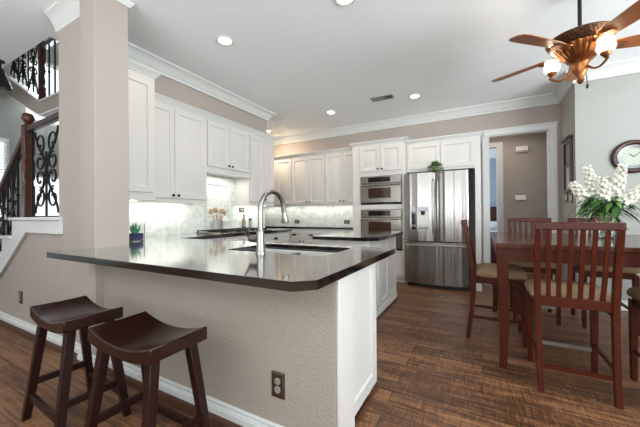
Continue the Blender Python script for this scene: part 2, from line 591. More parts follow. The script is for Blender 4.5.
# windows of the stairwell
def window(name, y0, y1, z0, z1, arch=False, bars=2):
    g = G()
    f = 0.05
    g.box(-7.58, -7.49, y0, y0 + f, z0, z1)
    g.box(-7.58, -7.49, y1 - f, y1, z0, z1)
    g.box(-7.58, -7.49, y0 + f, y1 - f, z0, z0 + f)
    g.box(-7.58, -7.49, y0 + f, y1 - f, z1 - f, z1)
    for i in range(1, bars):
        yy = y0 + (y1 - y0) * i / bars
        g.box(-7.57, -7.54, yy - 0.012, yy + 0.012, z0 + f, z1 - f)
    o = struct(name, g, M['trim'])
    obj('window_pane', G().box(-7.56, -7.555, y0 + f, y1 - f, z0 + f, z1 - f), M['pane'], o)
    return o


window('window_1', 2.28, 3.4, 0.75, 1.95)
window('window_2', 1.30, 2.03, 1.00, 2.55, bars=1)
window('window_3', 2.25, 3.6, 2.95, 4.20, bars=1)


def blinds(y0, y1, z0, z1, label):
    t = thing('window_blind', label, 'blind', (-7.46, (y0 + y1) / 2, z0), 0, 'stairwell window blinds')
    h = (y1 - y0) / 2
    H = z1 - z0
    obj('head_rail', G().box(-0.02, 0.02, -h, h, H - 0.04, H), M['blind'], t)
    g = G()
    n = int(H / 0.05)
    mt = Matrix.Rotation(R(28), 4, 'Y')
    for i in range(n):
        g.box(-0.018, 0.018, -h, h, -0.0015, 0.0015, Matrix.Translation((0, 0, 0.03 + i * 0.05)) @ mt)
    obj('slats', g, M['blind'], t)


blinds(2.30, 3.55, 3.01, 4.14, 'white slatted blind in the upper stairwell window behind the balusters')
blinds(1.34, 1.99, 1.05, 2.51, 'white slatted blind in the stairwell window left of the newel post')

# ------------------------------------------------------------------ cabinet kit


def knob(parent, u, v, y):
    g = G()
    mt = Matrix.Rotation(R(90), 4, 'X')   # lathe axis z -> -y
    g.lathe([(0.006, 0), (0.006, 0.012), (0.0155, 0.017), (0.0155, 0.024), (0.010, 0.029), (0.0001, 0.030)], (u, y, v), 12, mt)
    return obj('knob', g, M['bronze'], parent)


def cup_pull(parent, u, v, y):
    g = G()
    L = []
    for i in range(7):
        a = PI * i / 6
        x = -0.045 * math.cos(a)
        d = 0.024 * math.sin(a)
        L.append([Vector((u + x, y, v + 0.012)), Vector((u + x, y - d, v + 0.010)), Vector((u + x, y - d, v - 0.016)), Vector((u + x, y - d * 0.8, v - 0.016)), Vector((u + x, y - d * 0.8, v + 0.004)), Vector((u + x, y, v + 0.004))])
    g.loops(L)
    return obj('cup_pull', g, M['bronze'], parent)


CCROWN = [(0, 0), (0.0, 0.062), (0.045, 0.062), (0.045, 0.052), (0.034, 0.042), (0.018, 0.018), (0.010, 0.010), (0.010, 0)]


def cabinet(name, label, cat, loc, rz, w, d, z0, z1, doors=(), drawers=(), panels=(), crown=None, toe=0.0, valance=0.0, group=None, cutouts=None, sides=(True, True), ret=None):
    t = thing(name, label, cat, loc, rz, group)
    g = G()
    if cutouts:
        # face frame built around openings, hollow carcass
        us = sorted({0, w} | {c[0] for c in cutouts} | {c[1] for c in cutouts})
        zs = sorted({z0 + toe, z1} | {c[2] for c in cutouts} | {c[3] for c in cutouts})
        for a, b in zip(us[:-1], us[1:]):
            for c, e in zip(zs[:-1], zs[1:]):
                if any(q[0] < (a + b) / 2 < q[1] and q[2] < (c + e) / 2 < q[3] for q in cutouts):
                    continue
                g.box(a, b, 0.02, 0.04, c, e)
        g.box(0, 0.02, 0.04, d, z0 + toe, z1)
        g.box(w - 0.02, w, 0.04, d, z0 + toe, z1)
        g.box(0.02, w - 0.02, d - 0.02, d, z0 + toe, z1)
        g.box(0.02, w - 0.02, 0.04, d - 0.02, z1 - 0.02, z1)
        g.box(0.02, w - 0.02, 0.04, d - 0.02, z0 + toe, z0 + toe + 0.02)
    else:
        g.box(0, w, 0.02, d, z0 + toe, z1)
    if toe:
        g.box(0.02, w - 0.02, 0.09, d, z0, z0 + toe)
    if valance:
        g.box(0, w, 0.015, 0.04, z0 - valance, z0)
        g.box(0, 0.02, 0.04, d, z0 - valance, z0)
        g.box(w - 0.02, w, 0.04, d, z0 - valance, z0)
    obj('body', g, M['cab'], t, bevel=0.002)
    for u0, u1, v0, v1, ku, kv in doors:
        dr = obj('door', G().panel(u0, u1, v0, v1, 0.0), M['cab'], t)
        if ku is not None:
            knob(dr, ku, kv, 0.0)
    for u0, u1, v0, v1, pull in drawers:
        dr = obj('drawer', G().panel(u0, u1, v0, v1, 0.0, frame=0.035, raised=False), M['cab'], t)
        if pull == 'cup':
            cup_pull(dr, (u0 + u1) / 2, (v0 + v1) / 2, 0.0)
        elif pull == 'knob':
            knob(dr, (u0 + u1) / 2, (v0 + v1) / 2, 0.0)
    for u0, u1, v0, v1 in panels:
        obj('panel', G().panel(u0, u1, v0, v1, 0.0), M['cab'], t)
    if crown is not None:
        path = [(0, 0.02), (w, 0.02)]
        if sides[0]:
            path = [(0, ret or d)] + path
        if sides[1]:
            path = path + [(w, d)]
        obj('crown_moulding', G().mould(path, CCROWN, crown), M['trim'], t)
    return t


# --- left run uppers (face +x). local u -> +y, local depth -> -x
RL = R(90)
XF = -3.12
cabinet('tall_wall_cabinet', 'tall white end wall cabinet beside the column, its crown above the other cabinets', 'cabinet',
        (-2.92, YP + 0.205, 0), RL, 1.87 - YP - 0.205, -2.92 - XL - 0.012, 1.33, 2.55,
        panels=[(0.03, 1.87 - YP - 0.235, 1.37, 2.50)], crown=2.545, valance=0.04, group='left wall cabinets', sides=(False, True))
cabinet('wall_cabinet', 'white two door wall cabinet left of the cooktop hood', 'cabinet',
        (XF, 1.875, 0), RL, 2.69 - 1.875, XF - XL - 0.012, 1.33, 2.42,
        doors=[(0.01, 0.345, 1.335, 2.385, 0.315, 1.37), (0.35, 0.805, 1.335, 2.385, 0.385, 1.37)], crown=2.415, valance=0.045, group='left wall cabinets', sides=(False, False))
cabinet('hood_cabinet', 'short white two door cabinet above the cooktop', 'cabinet',
        (XF, 2.692, 0), RL, 0.80, XF - XL - 0.012, 1.75, 2.42,
        doors=[(0.01, 0.395, 1.785, 2.385, 0.365, 1.825), (0.40, 0.79, 1.785, 2.385, 0.43, 1.825)], crown=2.415, valance=0.05, group='left wall cabinets', sides=(False, False))
cabinet('wall_cabinet', 'white two door wall cabinet right of the cooktop at the end of its run', 'cabinet',
        (XF, 3.494, 0), RL, 0.626, XF - XL - 0.012, 1.33, 2.42,
        doors=[(0.03, 0.333, 1.345, 2.385, 0.31, 1.385), (0.337, 0.615, 1.345, 2.385, 0.36, 1.385)], crown=2.415, valance=0.045, group='left wall cabinets', sides=(False, True))
# hood insert
t = thing('range_hood', 'range hood insert tucked under the short cabinet above the cooktop', 'range hood', (-3.30, 3.09, 1.712))
obj('hood_body', G().box(-0.145, 0.13, -0.37, 0.37, 0, 0.037), M['trim'], t, bevel=0.005)
obj('filter', G().box(-0.12, -0.06, -0.30, 0.30, -0.008, 0), M['nickel'], t)

# --- left run base
XB = -2.77
YS = 2.01
cabinet('base_cabinet', 'white base cabinet with drawers under the cooktop', 'cabinet', (XB, YS, 0), RL, 4.05 - YS, XB - XL - 0.002, 0, CT - 0.036, toe=0.1,
        drawers=[(0.65, 1.30, 0.70, 0.85, 'cup'), (0.65, 1.30, 0.42, 0.685, 'cup'), (0.65, 1.30, 0.12, 0.405, 'cup'), (1.32, 2.02, 0.70, 0.85, 'cup')],
        doors=[(0.02, 0.63, 0.12, 0.85, 0.58, 0.78), (1.32, 1.66, 0.12, 0.685, 1.62, 0.64), (1.68, 2.02, 0.12, 0.685, 1.72, 0.64)])

# --- back run
YF = 4.90
w0 = -4.68
cabinet('base_cabinet', 'white base cabinet with dark cup pulls along the back wall', 'cabinet', (w0, YF, 0), 0, -1.985 - w0, YB - YF - 0.012, 0, CT - 0.036, toe=0.1,
        drawers=[(0.88, 1.25, 0.70, 0.85, None), (0.88, 1.25, 0.535, 0.685, 'cup'), (0.88, 1.25, 0.12, 0.52, 'cup'), (1.255, 1.625, 0.68, 0.81, 'cup'), (1.63, 2.0, 0.68, 0.81, 'cup')],
        doors=[(1.255, 1.625, 0.12, 0.665, 1.583, 0.622), (1.63, 2.0, 0.12, 0.665, 1.672, 0.622), (2.02, 2.65, 0.12, 0.81, None, None)])
YU = 5.07
for nm, x0, x1, xs, lab in [
    ('wall_cabinet', -4.60, -3.805, -4.2, 'white wall cabinet in the far left corner, mostly hidden by the left cabinets'),
    ('wall_cabinet', -3.80, -3.412, None, 'narrow white wall cabinet leftmost in view along the back wall'),
    ('wall_cabinet', -3.41, -2.642, -3.01, 'white two door wall cabinet in the middle of the back wall'),
    ('wall_cabinet', -2.64, -1.985, -2.275, 'white two door wall cabinet touching the oven tower')]:
    W = x1 - x0
    if xs is None:
        ds = [(0.008, W - 0.008, 1.35, 2.285, None, None)]
    else:
        s = xs - x0
        ds = [(0.008, s - 0.003, 1.35, 2.285, s - 0.035, 1.385), (s + 0.003, W - 0.008, 1.35, 2.285, s + 0.04, 1.385)]
    cabinet(nm, lab, 'cabinet', (x0, YU, 0), 0, W, YB - YU - 0.012, 1.34, 2.315, doors=ds, crown=2.31, valance=0.03, group='back wall cabinets', sides=(False, False))

# --- oven tower
YT = 4.86
tw0, tw1 = -1.98, -1.055
TW = tw1 - tw0
cabinet('oven_tower', 'tall white cabinet tower holding the two steel ovens', 'cabinet', (tw0, YT, 0), 0, TW, YB - YT - 0.004, 0, 2.32, toe=0.1,
        cutouts=[(0.145, 0.855, 1.295, 1.785), (0.145, 0.855, 0.53, 1.215)],
        doors=[(0.14, 0.496, 1.86, 2.285, 0.465, 1.895), (0.502, 0.86, 1.86, 2.285, 0.535, 1.895)],
        drawers=[(0.14, 0.86, 0.13, 0.47, 'cup')], crown=2.315, sides=(True, True), ret=0.15)


def oven(name, label, z0, z1, ctrl, window_h, loc):
    t = thing(name, label, 'oven', (loc[0], loc[1], z0))
    W = 0.70
    H = z1 - z0
    obj('oven_body', G().box(0.01, W - 0.01, 0.022, 0.50, 0.01, H - 0.01), M['dark'], t)
    cp = obj('control_panel', G().box(0, W, -0.02, 0.02, H - ctrl, H), M['steel_h'], t, bevel=0.003)
    obj('display', G().box(0.14, 0.52, -0.023, -0.02, H - ctrl + 0.02, H - 0.022), M['blackglass'], cp)
    d = obj('door', G().box(0, W, -0.03, 0.02, 0.03, H - ctrl - 0.008), M['steel_h'], t, bevel=0.004)
    zt = H - ctrl - 0.05
    obj('door_window', G().box(0.145, 0.53, -0.033, -0.03, zt - 0.03 - window_h, zt - 0.03), M['ovenglass'], d)
    g = G().tube([(0.02, -0.075, zt + 0.015), (W - 0.02, -0.075, zt + 0.015)], 0.012, 12)
    for x in (0.04, W - 0.04):
        g.tube([(x, -0.03, zt + 0.015), (x, -0.075, zt + 0.015)], 0.008, 8)
    obj('handle', g, M['nickel'], d)
    obj('bottom_trim', G().box(0, W, -0.01, 0.02, 0, 0.028), M['blackglass'], t)
    return t


oven('wall_oven', 'stainless microwave oven in the upper opening of the white tower', 1.30, 1.78, 0.125, 0.17, (tw0 + 0.15, YT + 0.022))
oven('wall_oven', 'stainless wall oven in the lower opening of the white tower', 0.535, 1.21, 0.125, 0.30, (tw0 + 0.15, YT + 0.022))

# --- fridge surround
cabinet('fridge_cabinet', 'white two door cabinet above the refrigerator', 'cabinet', (-1.05, YT, 0), 0, 1.06, YB - YT - 0.004, 1.80, 2.255,
        doors=[(0.03, 0.515, 1.84, 2.235, None, None), (0.522, 0.985, 1.84, 2.235, None, None)], crown=2.25, sides=(False, True))
tag(obj('side_panel', G().box(-0.065, 0.01, YT + 0.02, YB - 0.002, 0, 1.799), M['cab'], bevel=0.002), 'white tall panel between refrigerator and doorway', 'panel')

# --- fridge
FX0, FX1, FY = -1.062, -0.15, 4.77


def bowed(g, x0, x1, z0, z1, y, t, bow, n=14):
    L = []
    back = []
    for i in range(n + 1):
        u = i / n
        x = x0 + (x1 - x0) * u
        e = 0.004 if 0 < i < n else 0.0
        b = bow * (1 - (2 * u - 1) ** 2)
        yy = y - b + (0.008 if i in (0, n) else 0)
        L.append((x, yy))
    poly = L + [(x1, y + t), (x0, y + t)]
    g.prism(poly, z0, z1)
    return g


t = thing('refrigerator', 'stainless french door refrigerator with ice dispenser and bottom freezer drawer', 'refrigerator', ((FX0 + FX1) / 2, FY, 0))
cx = (FX0 + FX1) / 2
X0, X1 = FX0 - cx, FX1 - cx
XM = -0.595 - cx
obj('fridge_body', G().box(X0 + 0.03, X1 - 0.005, 0.075, 0.62, 0.04, 1.75), M['grey'], t, bevel=0.004)
obj('toe_grille', G().box(X0 + 0.03, X1 - 0.03, 0.07, 0.12, 0, 0.055), M['dark'], t)
g = bowed(G(), X0, XM - 0.004, 0.715, 1.765, 0.0, 0.07, 0.02)
dl = obj('door', g, M['steel'], t, smooth=25)
dr = obj('door', bowed(G(), XM + 0.004, X1, 0.715, 1.765, 0.0, 0.07, 0.02), M['steel'], t, smooth=25)
fz = obj('freezer_drawer', bowed(G(), X0, X1, 0.06, 0.70, 0.0, 0.07, 0.03, 20), M['steel'], t, smooth=25)
for o, x in ((dl, XM - 0.034), (dr, XM + 0.034)):
    g = G().tube([(x, -0.005, 1.66), (x, -0.04, 1.63), (x, -0.052, 1.45), (x, -0.052, 1.0), (x, -0.04, 0.86), (x, -0.005, 0.83)], 0.010, 10)
    obj('handle', g, M['nickel'], o)
g = G().tube([(X0 + 0.04, 0.0, 0.655), (X0 + 0.05, -0.07, 0.655), (0, -0.088, 0.655), (X1 - 0.05, -0.07, 0.655), (X1 - 0.04, 0, 0.655)], 0.016, 10)
obj('handle', g, M['nickel'], fz)
# black strip on the door, then dispenser recess frame, paddle
dx = -0.955 - cx
obj('black_strip', G().box(dx + 0.005, dx + 0.07, -0.020, 0.0, 0.89, 1.245), M['blackglass'], dl, bevel=0.003)
dx = -0.862 - cx
g = G()
g.box(dx, dx + 0.012, -0.030, 0.0, 0.89, 1.25); g.box(dx + 0.158, dx + 0.17, -0.030, 0.0, 0.89, 1.25)
g.box(dx + 0.012, dx + 0.158, -0.030, 0.0, 1.235, 1.25); g.box(dx + 0.012, dx + 0.158, -0.034, 0.0, 0.89, 0.905)
g.box(dx + 0.012, dx + 0.158, -0.022, 0.0, 0.905, 1.235)
disp = obj('ice_dispenser', g, M['nickel'], dl)
obj('recess', G().box(dx + 0.012, dx + 0.158, -0.0215, -0.012, 0.905, 1.235), M['socket'], disp)
obj('nozzle', G().box(dx + 0.014, dx + 0.156, -0.032, -0.022, 1.175, 1.232), M['blackglass'], disp)
obj('spout', G().lathe([(0.028, 0), (0.028, 0.03), (0.04, 0.06)], (dx + 0.085, -0.034, 1.115), 12), M['dark'], disp)
obj('drip_tray', G().box(dx + 0.02, dx + 0.15, -0.045, -0.022, 0.905, 0.925), M['grey'], disp)
g = G()
for x in (X0 + 0.06, X1 - 0.06):
    g.box(x - 0.03, x + 0.03, 0.02, 0.12, 1.75, 1.785)
obj('hinge_cover', g, M['dark'], t)

# ------------------------------------------------------------------ worktops


def worktop(name, label, poly, z1, th, hole=None):
    bm = bmesh.new()
    def ring(ps, z):
        vs = [bm.verts.new((x, y, z)) for x, y in ps]
        return vs, [bm.edges.new((vs[i], vs[(i + 1) % len(vs)])) for i in range(len(vs))]
    tops = []
    for z in (z1, z1 - th):
        v, e = ring(poly, z)
        es = list(e)
        hv = None
        if hole:
            hv, he = ring(hole, z)
            es += he
        bmesh.ops.triangle_fill(bm, edges=es, use_beauty=True)
        tops.append((v, hv))
    for k in range(2 if hole else 1):
        a, b = tops[0][k], tops[1][k]
        for i in range(len(a)):
            j = (i + 1) % len(a)
            bm.faces.new((a[i], a[j], b[j], b[i]))
    g = G(); g.bm.free(); g.bm = bm
    return tag(obj(name, g, M['stone'], smooth=30), label, 'countertop', 'black stone countertops')


def rrect(x0, x1, y0, y1, r, n=5):
    out = []
    for cx_, cy_, a0 in ((x1 - r, y1 - r, 0), (x0 + r, y1 - r, 90), (x0 + r, y0 + r, 180), (x1 - r, y0 + r, 270)):
        for i in range(n + 1):
            a = R(a0 + 90 * i / n)
            out.append((cx_ + r * math.cos(a), cy_ + r * math.sin(a)))
    return out


YPF = 0.85
pen = [(-2.50, YPF), (-0.575, YPF), (-0.508, YPF + 0.065), (-0.508, 1.995), (-2.735, 1.995), (-2.735, 4.06), (XL + 0.011, 4.06), (XL + 0.011, YP + 0.192), (-2.478, YP + 0.192), (-2.478, YP - 0.052), (-2.50, YP - 0.052)]
SX0, SX1, SY0, SY1 = -1.52, -0.77, 1.445, 1.90
worktop('countertop', 'black stone countertop of the peninsula with the sink, running on under the cooktop', pen, CT, 0.035, rrect(SX0, SX1, SY0, SY1, 0.06))
worktop('countertop', 'black stone countertop along the back wall left of the ovens', [(w0, YF - 0.03), (-1.984, YF - 0.03), (-1.984, YB - 0.012), (w0, YB - 0.012)], CT, 0.035)
worktop('countertop', 'black stone island countertop with clipped corners in front of the ovens', [(-1.605, 2.78), (-0.985, 2.78), (-0.895, 2.87), (-0.895, 3.93), (-0.96, 4.0), (-1.605, 4.0)], CT, 0.035)

# ------------------------------------------------------------------ peninsula body
PX = -0.605
t = thing('peninsula', 'beige textured peninsula half wall with white panelled cabinet end', 'kitchen peninsula', (-1.5, YP, 0))
o = lambda x: x + 1.5
obj('half_wall', G().box(o(-2.478), o(-0.56), 0, 0.12, 0, CT - 0.036), M['pony'], t, bevel=0.006, seg=3)
g = G()
g.box(o(-0.559), o(-0.545), 0.001, 0.175, 0, CT - 0.036)
g.box(o(-0.62), o(-0.559), 0.121, 0.175, 0, CT - 0.036)
obj('corner_post', g, M['cab'], t, bevel=0.003)
g = G()
bmP = G().panel(0.176, 1.88 - YP, 0.04, CT - 0.036, -o(PX) , t=0.02, frame=0.075, raised=False)
# built facing -y; turn to face +x : (u,d,z)->(-d,u,z)
for v in bmP.bm.verts:
    v.co = Vector((-v.co.y, v.co.x, v.co.z))
obj('end_panel', bmP, M['cab'], t)
g = G()
g.box(o(-2.478), o(PX - 0.02), 0.66, 0.70, 0.1, CT - 0.036)
g.box(o(-2.478), o(PX - 0.02), 0.60, 0.64, 0.0, 0.1)
obj('kitchen_side', g, M['cab'], t)
g = G().mould([(o(-0.545), 0.0), (o(-0.545), 0.175), (o(PX), 0.175), (o(PX), 1.88 - YP)], [(0, 0.022), (0.010, 0.022), (0.012, 0.0), (0, 0.0)], 0.0)
obj('shoe_moulding', g, M['shoe'], t)

# island
IX0, IX1, IY0, IY1 = -1.555, -0.995, 2.86, 3.96
t = thing('kitchen_island', 'white kitchen island cabinet with recessed side panels under a black top', 'kitchen island', (IX1, IY0, 0))
obj('body', G().box(IX0 - IX1, -0.02, 0.02, IY1 - IY0, 0.0, CT - 0.036), M['cab'], t, bevel=0.002)
L = IY1 - IY0
for a, b in ((0.02, 0.375), (0.375, 0.73), (0.73, L)):
    p = G().panel(a, b, 0.10, CT - 0.036, 0, frame=0.05, raised=False)
    for v in p.bm.verts:
        v.co = Vector((-v.co.y, v.co.x, v.co.z))
    obj('panel', p, M['cab'], t)
p = G()
obj('panel', G().panel(IX0 - IX1, -0.02, 0.10, CT - 0.036, 0.0, frame=0.06, raised=False), M['cab'], t)
obj('base_rail', G().mould([(-0.02, 0.0), (0.0, 0.0), (0, L)], [(-0.02, 0.10), (0.0, 0.10), (0.006, 0.09), (0.006, 0.0), (-0.02, 0.0)], 0.0), M['trim'], t)
obj('shoe_moulding', G().mould([(0.0, 0.02), (0, L)], [(0.006, 0.025), (0.016, 0.022), (0.018, 0.0), (0.006, 0.0)], 0.0), M['shoe'], t)

# ------------------------------------------------------------------ sink and faucet
t = thing('kitchen_sink', 'double bowl stainless sink set under the black countertop', 'sink', ((SX0 + SX1) / 2, (SY0 + SY1) / 2, CT - 0.044))
scx, scy = (SX0 + SX1) / 2, (SY0 + SY1) / 2


def bowl(x0, x1, y0, y1, dep):
    g = G()
    def ring(ins, z, r):
        return [Vector((x - scx, y - scy, z)) for x, y in rrect(x0 + ins, x1 - ins, y0 + ins, y1 - ins, max(r, 0.012))]
    g.loops([ring(-0.012, 0.0, 0.06), ring(0, 0.0, 0.055), ring(0.006, -0.03, 0.055), ring(0.012, -dep + 0.03, 0.05), ring(0.04, -dep, 0.03)], cap0=False)
    return g


mid = -1.17
_rim = G()
_rim.loops([[Vector((x - scx, y - scy, z)) for x, y in rrect(SX0 + a, SX1 - a, SY0 + a, SY1 - a, 0.06)] for a, z in ((0.002, 0.001), (0.002, 0.0075), (-0.02, 0.0075), (-0.02, 0.001))], False, False)
obj('rim', _rim, M['dark'], t)
b1 = obj('bowl', bowl(SX0 + 0.004, mid - 0.012, SY0 + 0.004, SY1 - 0.004, 0.20), M['sink'], t)
b2 = obj('bowl', bowl(mid + 0.012, SX1 - 0.004, SY0 + 0.004, SY1 - 0.004, 0.20), M['sink'], t)
for b, x in ((b1, (SX0 + mid) / 2), (b2, (SX1 + mid) / 2)):
    obj('drain', G().lathe([(0.045, 0.0), (0.045, 0.004), (0.03, 0.004), (0.02, 0.001)], (x - scx, 0, -0.199), 20), M['nickel'], b)

FXc, FYc = -1.165, 1.395
t = thing('kitchen_faucet', 'brushed nickel gooseneck pull-down faucet with side lever', 'faucet', (FXc, FYc, CT))
obj('base', G().lathe([(0.031, 0), (0.031, 0.008), (0.027, 0.014), (0.0235, 0.03), (0.023, 0.130), (0.0215, 0.136), (0.016, 0.140)], (0, 0, 0), 20), M['nickel'], t)
pts = [(0, 0, 0.135), (0, 0, 0.26)]
ra = 0.12
for i in range(13):
    a = PI * i / 12
    pts.append((0, ra - ra * math.cos(a), 0.26 + ra * math.sin(a)))
pts += [(0.0, 2 * ra + 0.006, 0.245)]
obj('spout', G().tube(pts, 0.0155, 14), M['nickel'], t)
hd = [(0, 2 * ra + 0.006, 0.25), (0, 2 * ra + 0.010, 0.225), (0, 2 * ra + 0.016, 0.185), (0, 2 * ra + 0.017, 0.177)]
obj('spray_head', G().tube(hd, [0.0165, 0.019, 0.028, 0.026], 16), M['nickel'], t)
h = obj('valve', G().tube([(-0.02, 0, 0.085), (-0.085, 0.004, 0.088)], [0.022, 0.02], 14), M['nickel'], t)
obj('lever', G().tube([(-0.075, 0.0, 0.09), (-0.095, 0.005, 0.098), (-0.145, 0.02, 0.148), (-0.152, 0.024, 0.153)], [0.012, 0.009, 0.0065, 0.006], 10), M['bronze'], h)

# ------------------------------------------------------------------ cooktop and things by it
KX, KY = -3.03, 3.10
t = thing('gas_cooktop', 'stainless gas cooktop with black grates on the left counter', 'cooktop', (KX, KY, CT))
obj('cooktop_plate', G().box(-0.26, 0.28, -0.46, 0.46, 0, 0.014), M['steel_h'], t, bevel=0.004)
for yy in (-0.305, 0.0, 0.305):
    g = G()
    for d in (-0.14, 0, 0.14):
        g.box(-0.24, 0.19, yy + d - 0.006, yy + d + 0.006, 0.028, 0.040)
    for d in (-0.235, -0.12, 0.0, 0.10, 0.18):
        g.box(d - 0.006, d + 0.006, yy - 0.146, yy + 0.146, 0.027, 0.038)
    for dx_ in (-0.235, 0.18):
        for d in (-0.14, 0.14):
            g.box(dx_ - 0.008, dx_ + 0.008, yy + d - 0.008, yy + d + 0.008, 0.014, 0.030)
    obj('grate', g, M['iron'], t)
for yy in (-0.305, 0.0, 0.305):
    for xx in (-0.13, 0.09):
        obj('burner', G().lathe([(0.05, 0.014), (0.05, 0.022), (0.03, 0.023), (0.03, 0.026), (0.001, 0.0265)], (xx, yy, 0), 16), M['iron'], t)
for yy in (-0.32, -0.16, 0, 0.16, 0.32):
    obj('knob', G().lathe([(0.018, 0.014), (0.016, 0.036), (0.001, 0.037)], (0.235, yy, 0), 12), M['dark'], t)

UX, UY = -3.36, 2.985
t = thing('utensil_crock', 'round steel utensil crock holding wooden spoons behind the cooktop', 'crock', (UX, UY, CT + 0.0))
UZ = CT
# stands on the stone behind the plate
t.location = (-3.372, 3.09, CT)
UX, UY = -3.372, 3.09
obj('crock_body', G().lathe([(0.001, 0.0), (0.068, 0.0), (0.070, 0.004), (0.070, 0.165), (0.072, 0.168), (0.067, 0.168), (0.066, 0.01), (0.001, 0.008)], (0, 0, 0), 24), M['bright'], t)
for i, (a, tl, ln) in enumerate([(262, 30, 0.33), (280, 15, 0.32), (230, 6, 0.31), (60, 14, 0.30), (85, 25, 0.32), (100, 36, 0.33)]):
    d = Vector((math.cos(R(a)) * math.sin(R(tl)) * 0.4, math.sin(R(a)) * math.sin(R(tl)), math.cos(R(tl))))
    p0 = Vector((-d.x * 0.02, -d.y * 0.075, 0.014))
    g = G()
    p1 = p0 + d * ln * 0.76
    p2 = p0 + d * ln
    g.tube([p0, p1], [0.005, 0.006], 8)
    g.sphere(tuple(p2 - d * 0.01), 0.026, 10, 8, (0.8, 1, 1.6))
    tag(obj('wooden_spoon', g, M['spoon']), 'pale wooden spoon standing in the steel crock by the cooktop', 'spoon', 'wooden spoons in the steel crock').location = (UX, UY, CT)

BX, BY = -3.40, 3.66
t = thing('oil_bottle', 'slim dark-capped bottle on the counter right of the cooktop', 'bottle', (BX, BY, CT))
obj('bottle_body', G().lathe([(0.028, 0), (0.03, 0.01), (0.03, 0.14), (0.012, 0.19), (0.012, 0.22)], (0, 0, 0), 16), M['oil'], t)
obj('bottle_cap', G().lathe([(0.014, 0.22), (0.014, 0.245), (0.001, 0.247)], (0, 0, 0), 12), M['dark'], t)
t = thing('salt_shaker', 'small steel shaker standing beside the bottle right of the cooktop', 'shaker', (-3.37, 3.78, CT))
obj('shaker_body', G().lathe([(0.026, 0), (0.028, 0.01), (0.022, 0.08), (0.026, 0.15)], (0, 0, 0), 14), M['nickel'], t)
obj('shaker_cap', G().lathe([(0.027, 0.15), (0.024, 0.175), (0.001, 0.185)], (0, 0, 0), 14), M['dark'], t)


def outlet(name, label, loc, rz, w=0.115, h=0.075, plate='bplate', duplex=True, group=None):
    """lies in local xz plane, faces -y"""
    t = thing(name, label, 'outlet', loc, rz, group)
    g = G()
    st = [(0, 0.0), (0, -0.004), (0.006, -0.008), (0.014, -0.008), (0.018, -0.006)]
    g.loops([[Vector((-w / 2 + i, y, -h / 2 + i)), Vector((w / 2 - i, y, -h / 2 + i)), Vector((w / 2 - i, y, h / 2 - i)), Vector((-w / 2 + i, y, h / 2 - i))] for i, y in st])
    obj('plate', g, M[plate], t)
    for s in (-1, 1):
        g = G()
        mt = Matrix.Rotation(R(90), 4, 'X')
        if h > w:
            c = (0, -0.006, s * 0.02)
        else:
            c = (s * 0.02, -0.006, 0)
        g.lathe([(0.0165, 0), (0.0165, 0.004), (0.001, 0.004)], c, 16, mt)
        rc = obj('receptacle', g, M['socket'] if plate == 'bplate' else M['dark'], t)
        g = G()
        for k in (-1, 1):
            g.box(c[0] + k * 0.006 - 0.0012, c[0] + k * 0.006 + 0.0012, -0.0106, -0.0098, c[2] - 0.004, c[2] + 0.005)
        obj('slots', g, M['dark'], rc)
    return t


outlet('wall_outlet', 'bronze framed outlet low on the beige peninsula wall', (-0.872, YP - 0.0005, 0.305), 0, 0.078, 0.125)
outlet('wall_outlet', 'small dark outlet low on the wall under the stairs', (-4.02, YP - 0.0005, 0.335), 0, 0.075, 0.12)
outlet('wall_outlet', 'dark outlet on the back tile nearer the faucet', (-3.50, YB - 0.0105, 0.985), 0, 0.12, 0.075, group='outlets on the back tile')
outlet('wall_outlet', 'dark outlet on the back tile nearer the ovens', (-2.33, YB - 0.0105, 0.985), 0, 0.12, 0.075, group='outlets on the back tile')
outlet('wall_outlet', 'dark outlet on the white tile right of the cooktop', (XL + 0.0105, 3.66, 1.225), RL, 0.12, 0.075)

# aloe in a glass jar
t = thing('aloe_jar', 'square glass jar with a green aloe in blue gravel beside the column', 'potted plant', (-2.835, 1.605, CT))
g = G()
g.loops([[Vector((sx * a, sy * a, z)) for sx, sy in ((-1, -1), (1, -1), (1, 1), (-1, 1))] for a, z in ((0.056, 0.0), (0.058, 0.16), (0.054, 0.16), (0.052, 0.006))])
obj('glass_jar', g, M['glass'], t)
obj('gravel', G().box(-0.051, 0.051, -0.051, 0.051, 0.008, 0.072), M['blue'], t, bevel=0.008)
for i in range(9):
    a = 2 * PI * i / 9 + 0.3
    tl = 0.015 if i % 3 == 0 else 0.045
    d = Vector((math.cos(a), math.sin(a), 0))
    zt = 0.175 if i % 3 == 0 else 0.15
    obj('leaf', G().tube([d * 0.008 + Vector((0, 0, 0.066)), d * tl * 0.7 + Vector((0, 0, 0.105)), d * tl + Vector((0, 0, zt))], [0.013, 0.010, 0.001], 7), M['aloe'], t)

# plant on the fridge
t = thing('potted_plant', 'small bushy green plant on top of the refrigerator', 'plant', (-0.60, 5.0, 1.751))
t.location = (-0.60, 4.805, 1.7655)
obj('pot', G().lathe([(0.03, 0), (0.035, 0.035), (0.032, 0.035), (0.001, 0.03)], (0, 0, 0), 16), M['dark'], t)


def leaf_mesh(g, base, direction, length, width, droop=0.3, n=5):
    d = Vector(direction).normalized()
    side = d.cross(Vector((0, 0, 1)))
    if side.length < 1e-3:
        side = Vector((1, 0, 0))
    side.normalize()
    Lp = []
    for i in range(n + 1):
        u = i / n
        p = Vector(base) + d * length * u + Vector((0, 0, -droop * length * u * u))
        wv = width * math.sin(PI * min(max(u, 0.04), 0.97)) ** 0.8 * 0.5
        nrm = side.cross(d).normalized()
        Lp.append([p - side * wv, p - nrm * 0.12 * wv + nrm * 0.0, p + side * wv, p + nrm * 0.0012])
    g.loops(Lp)


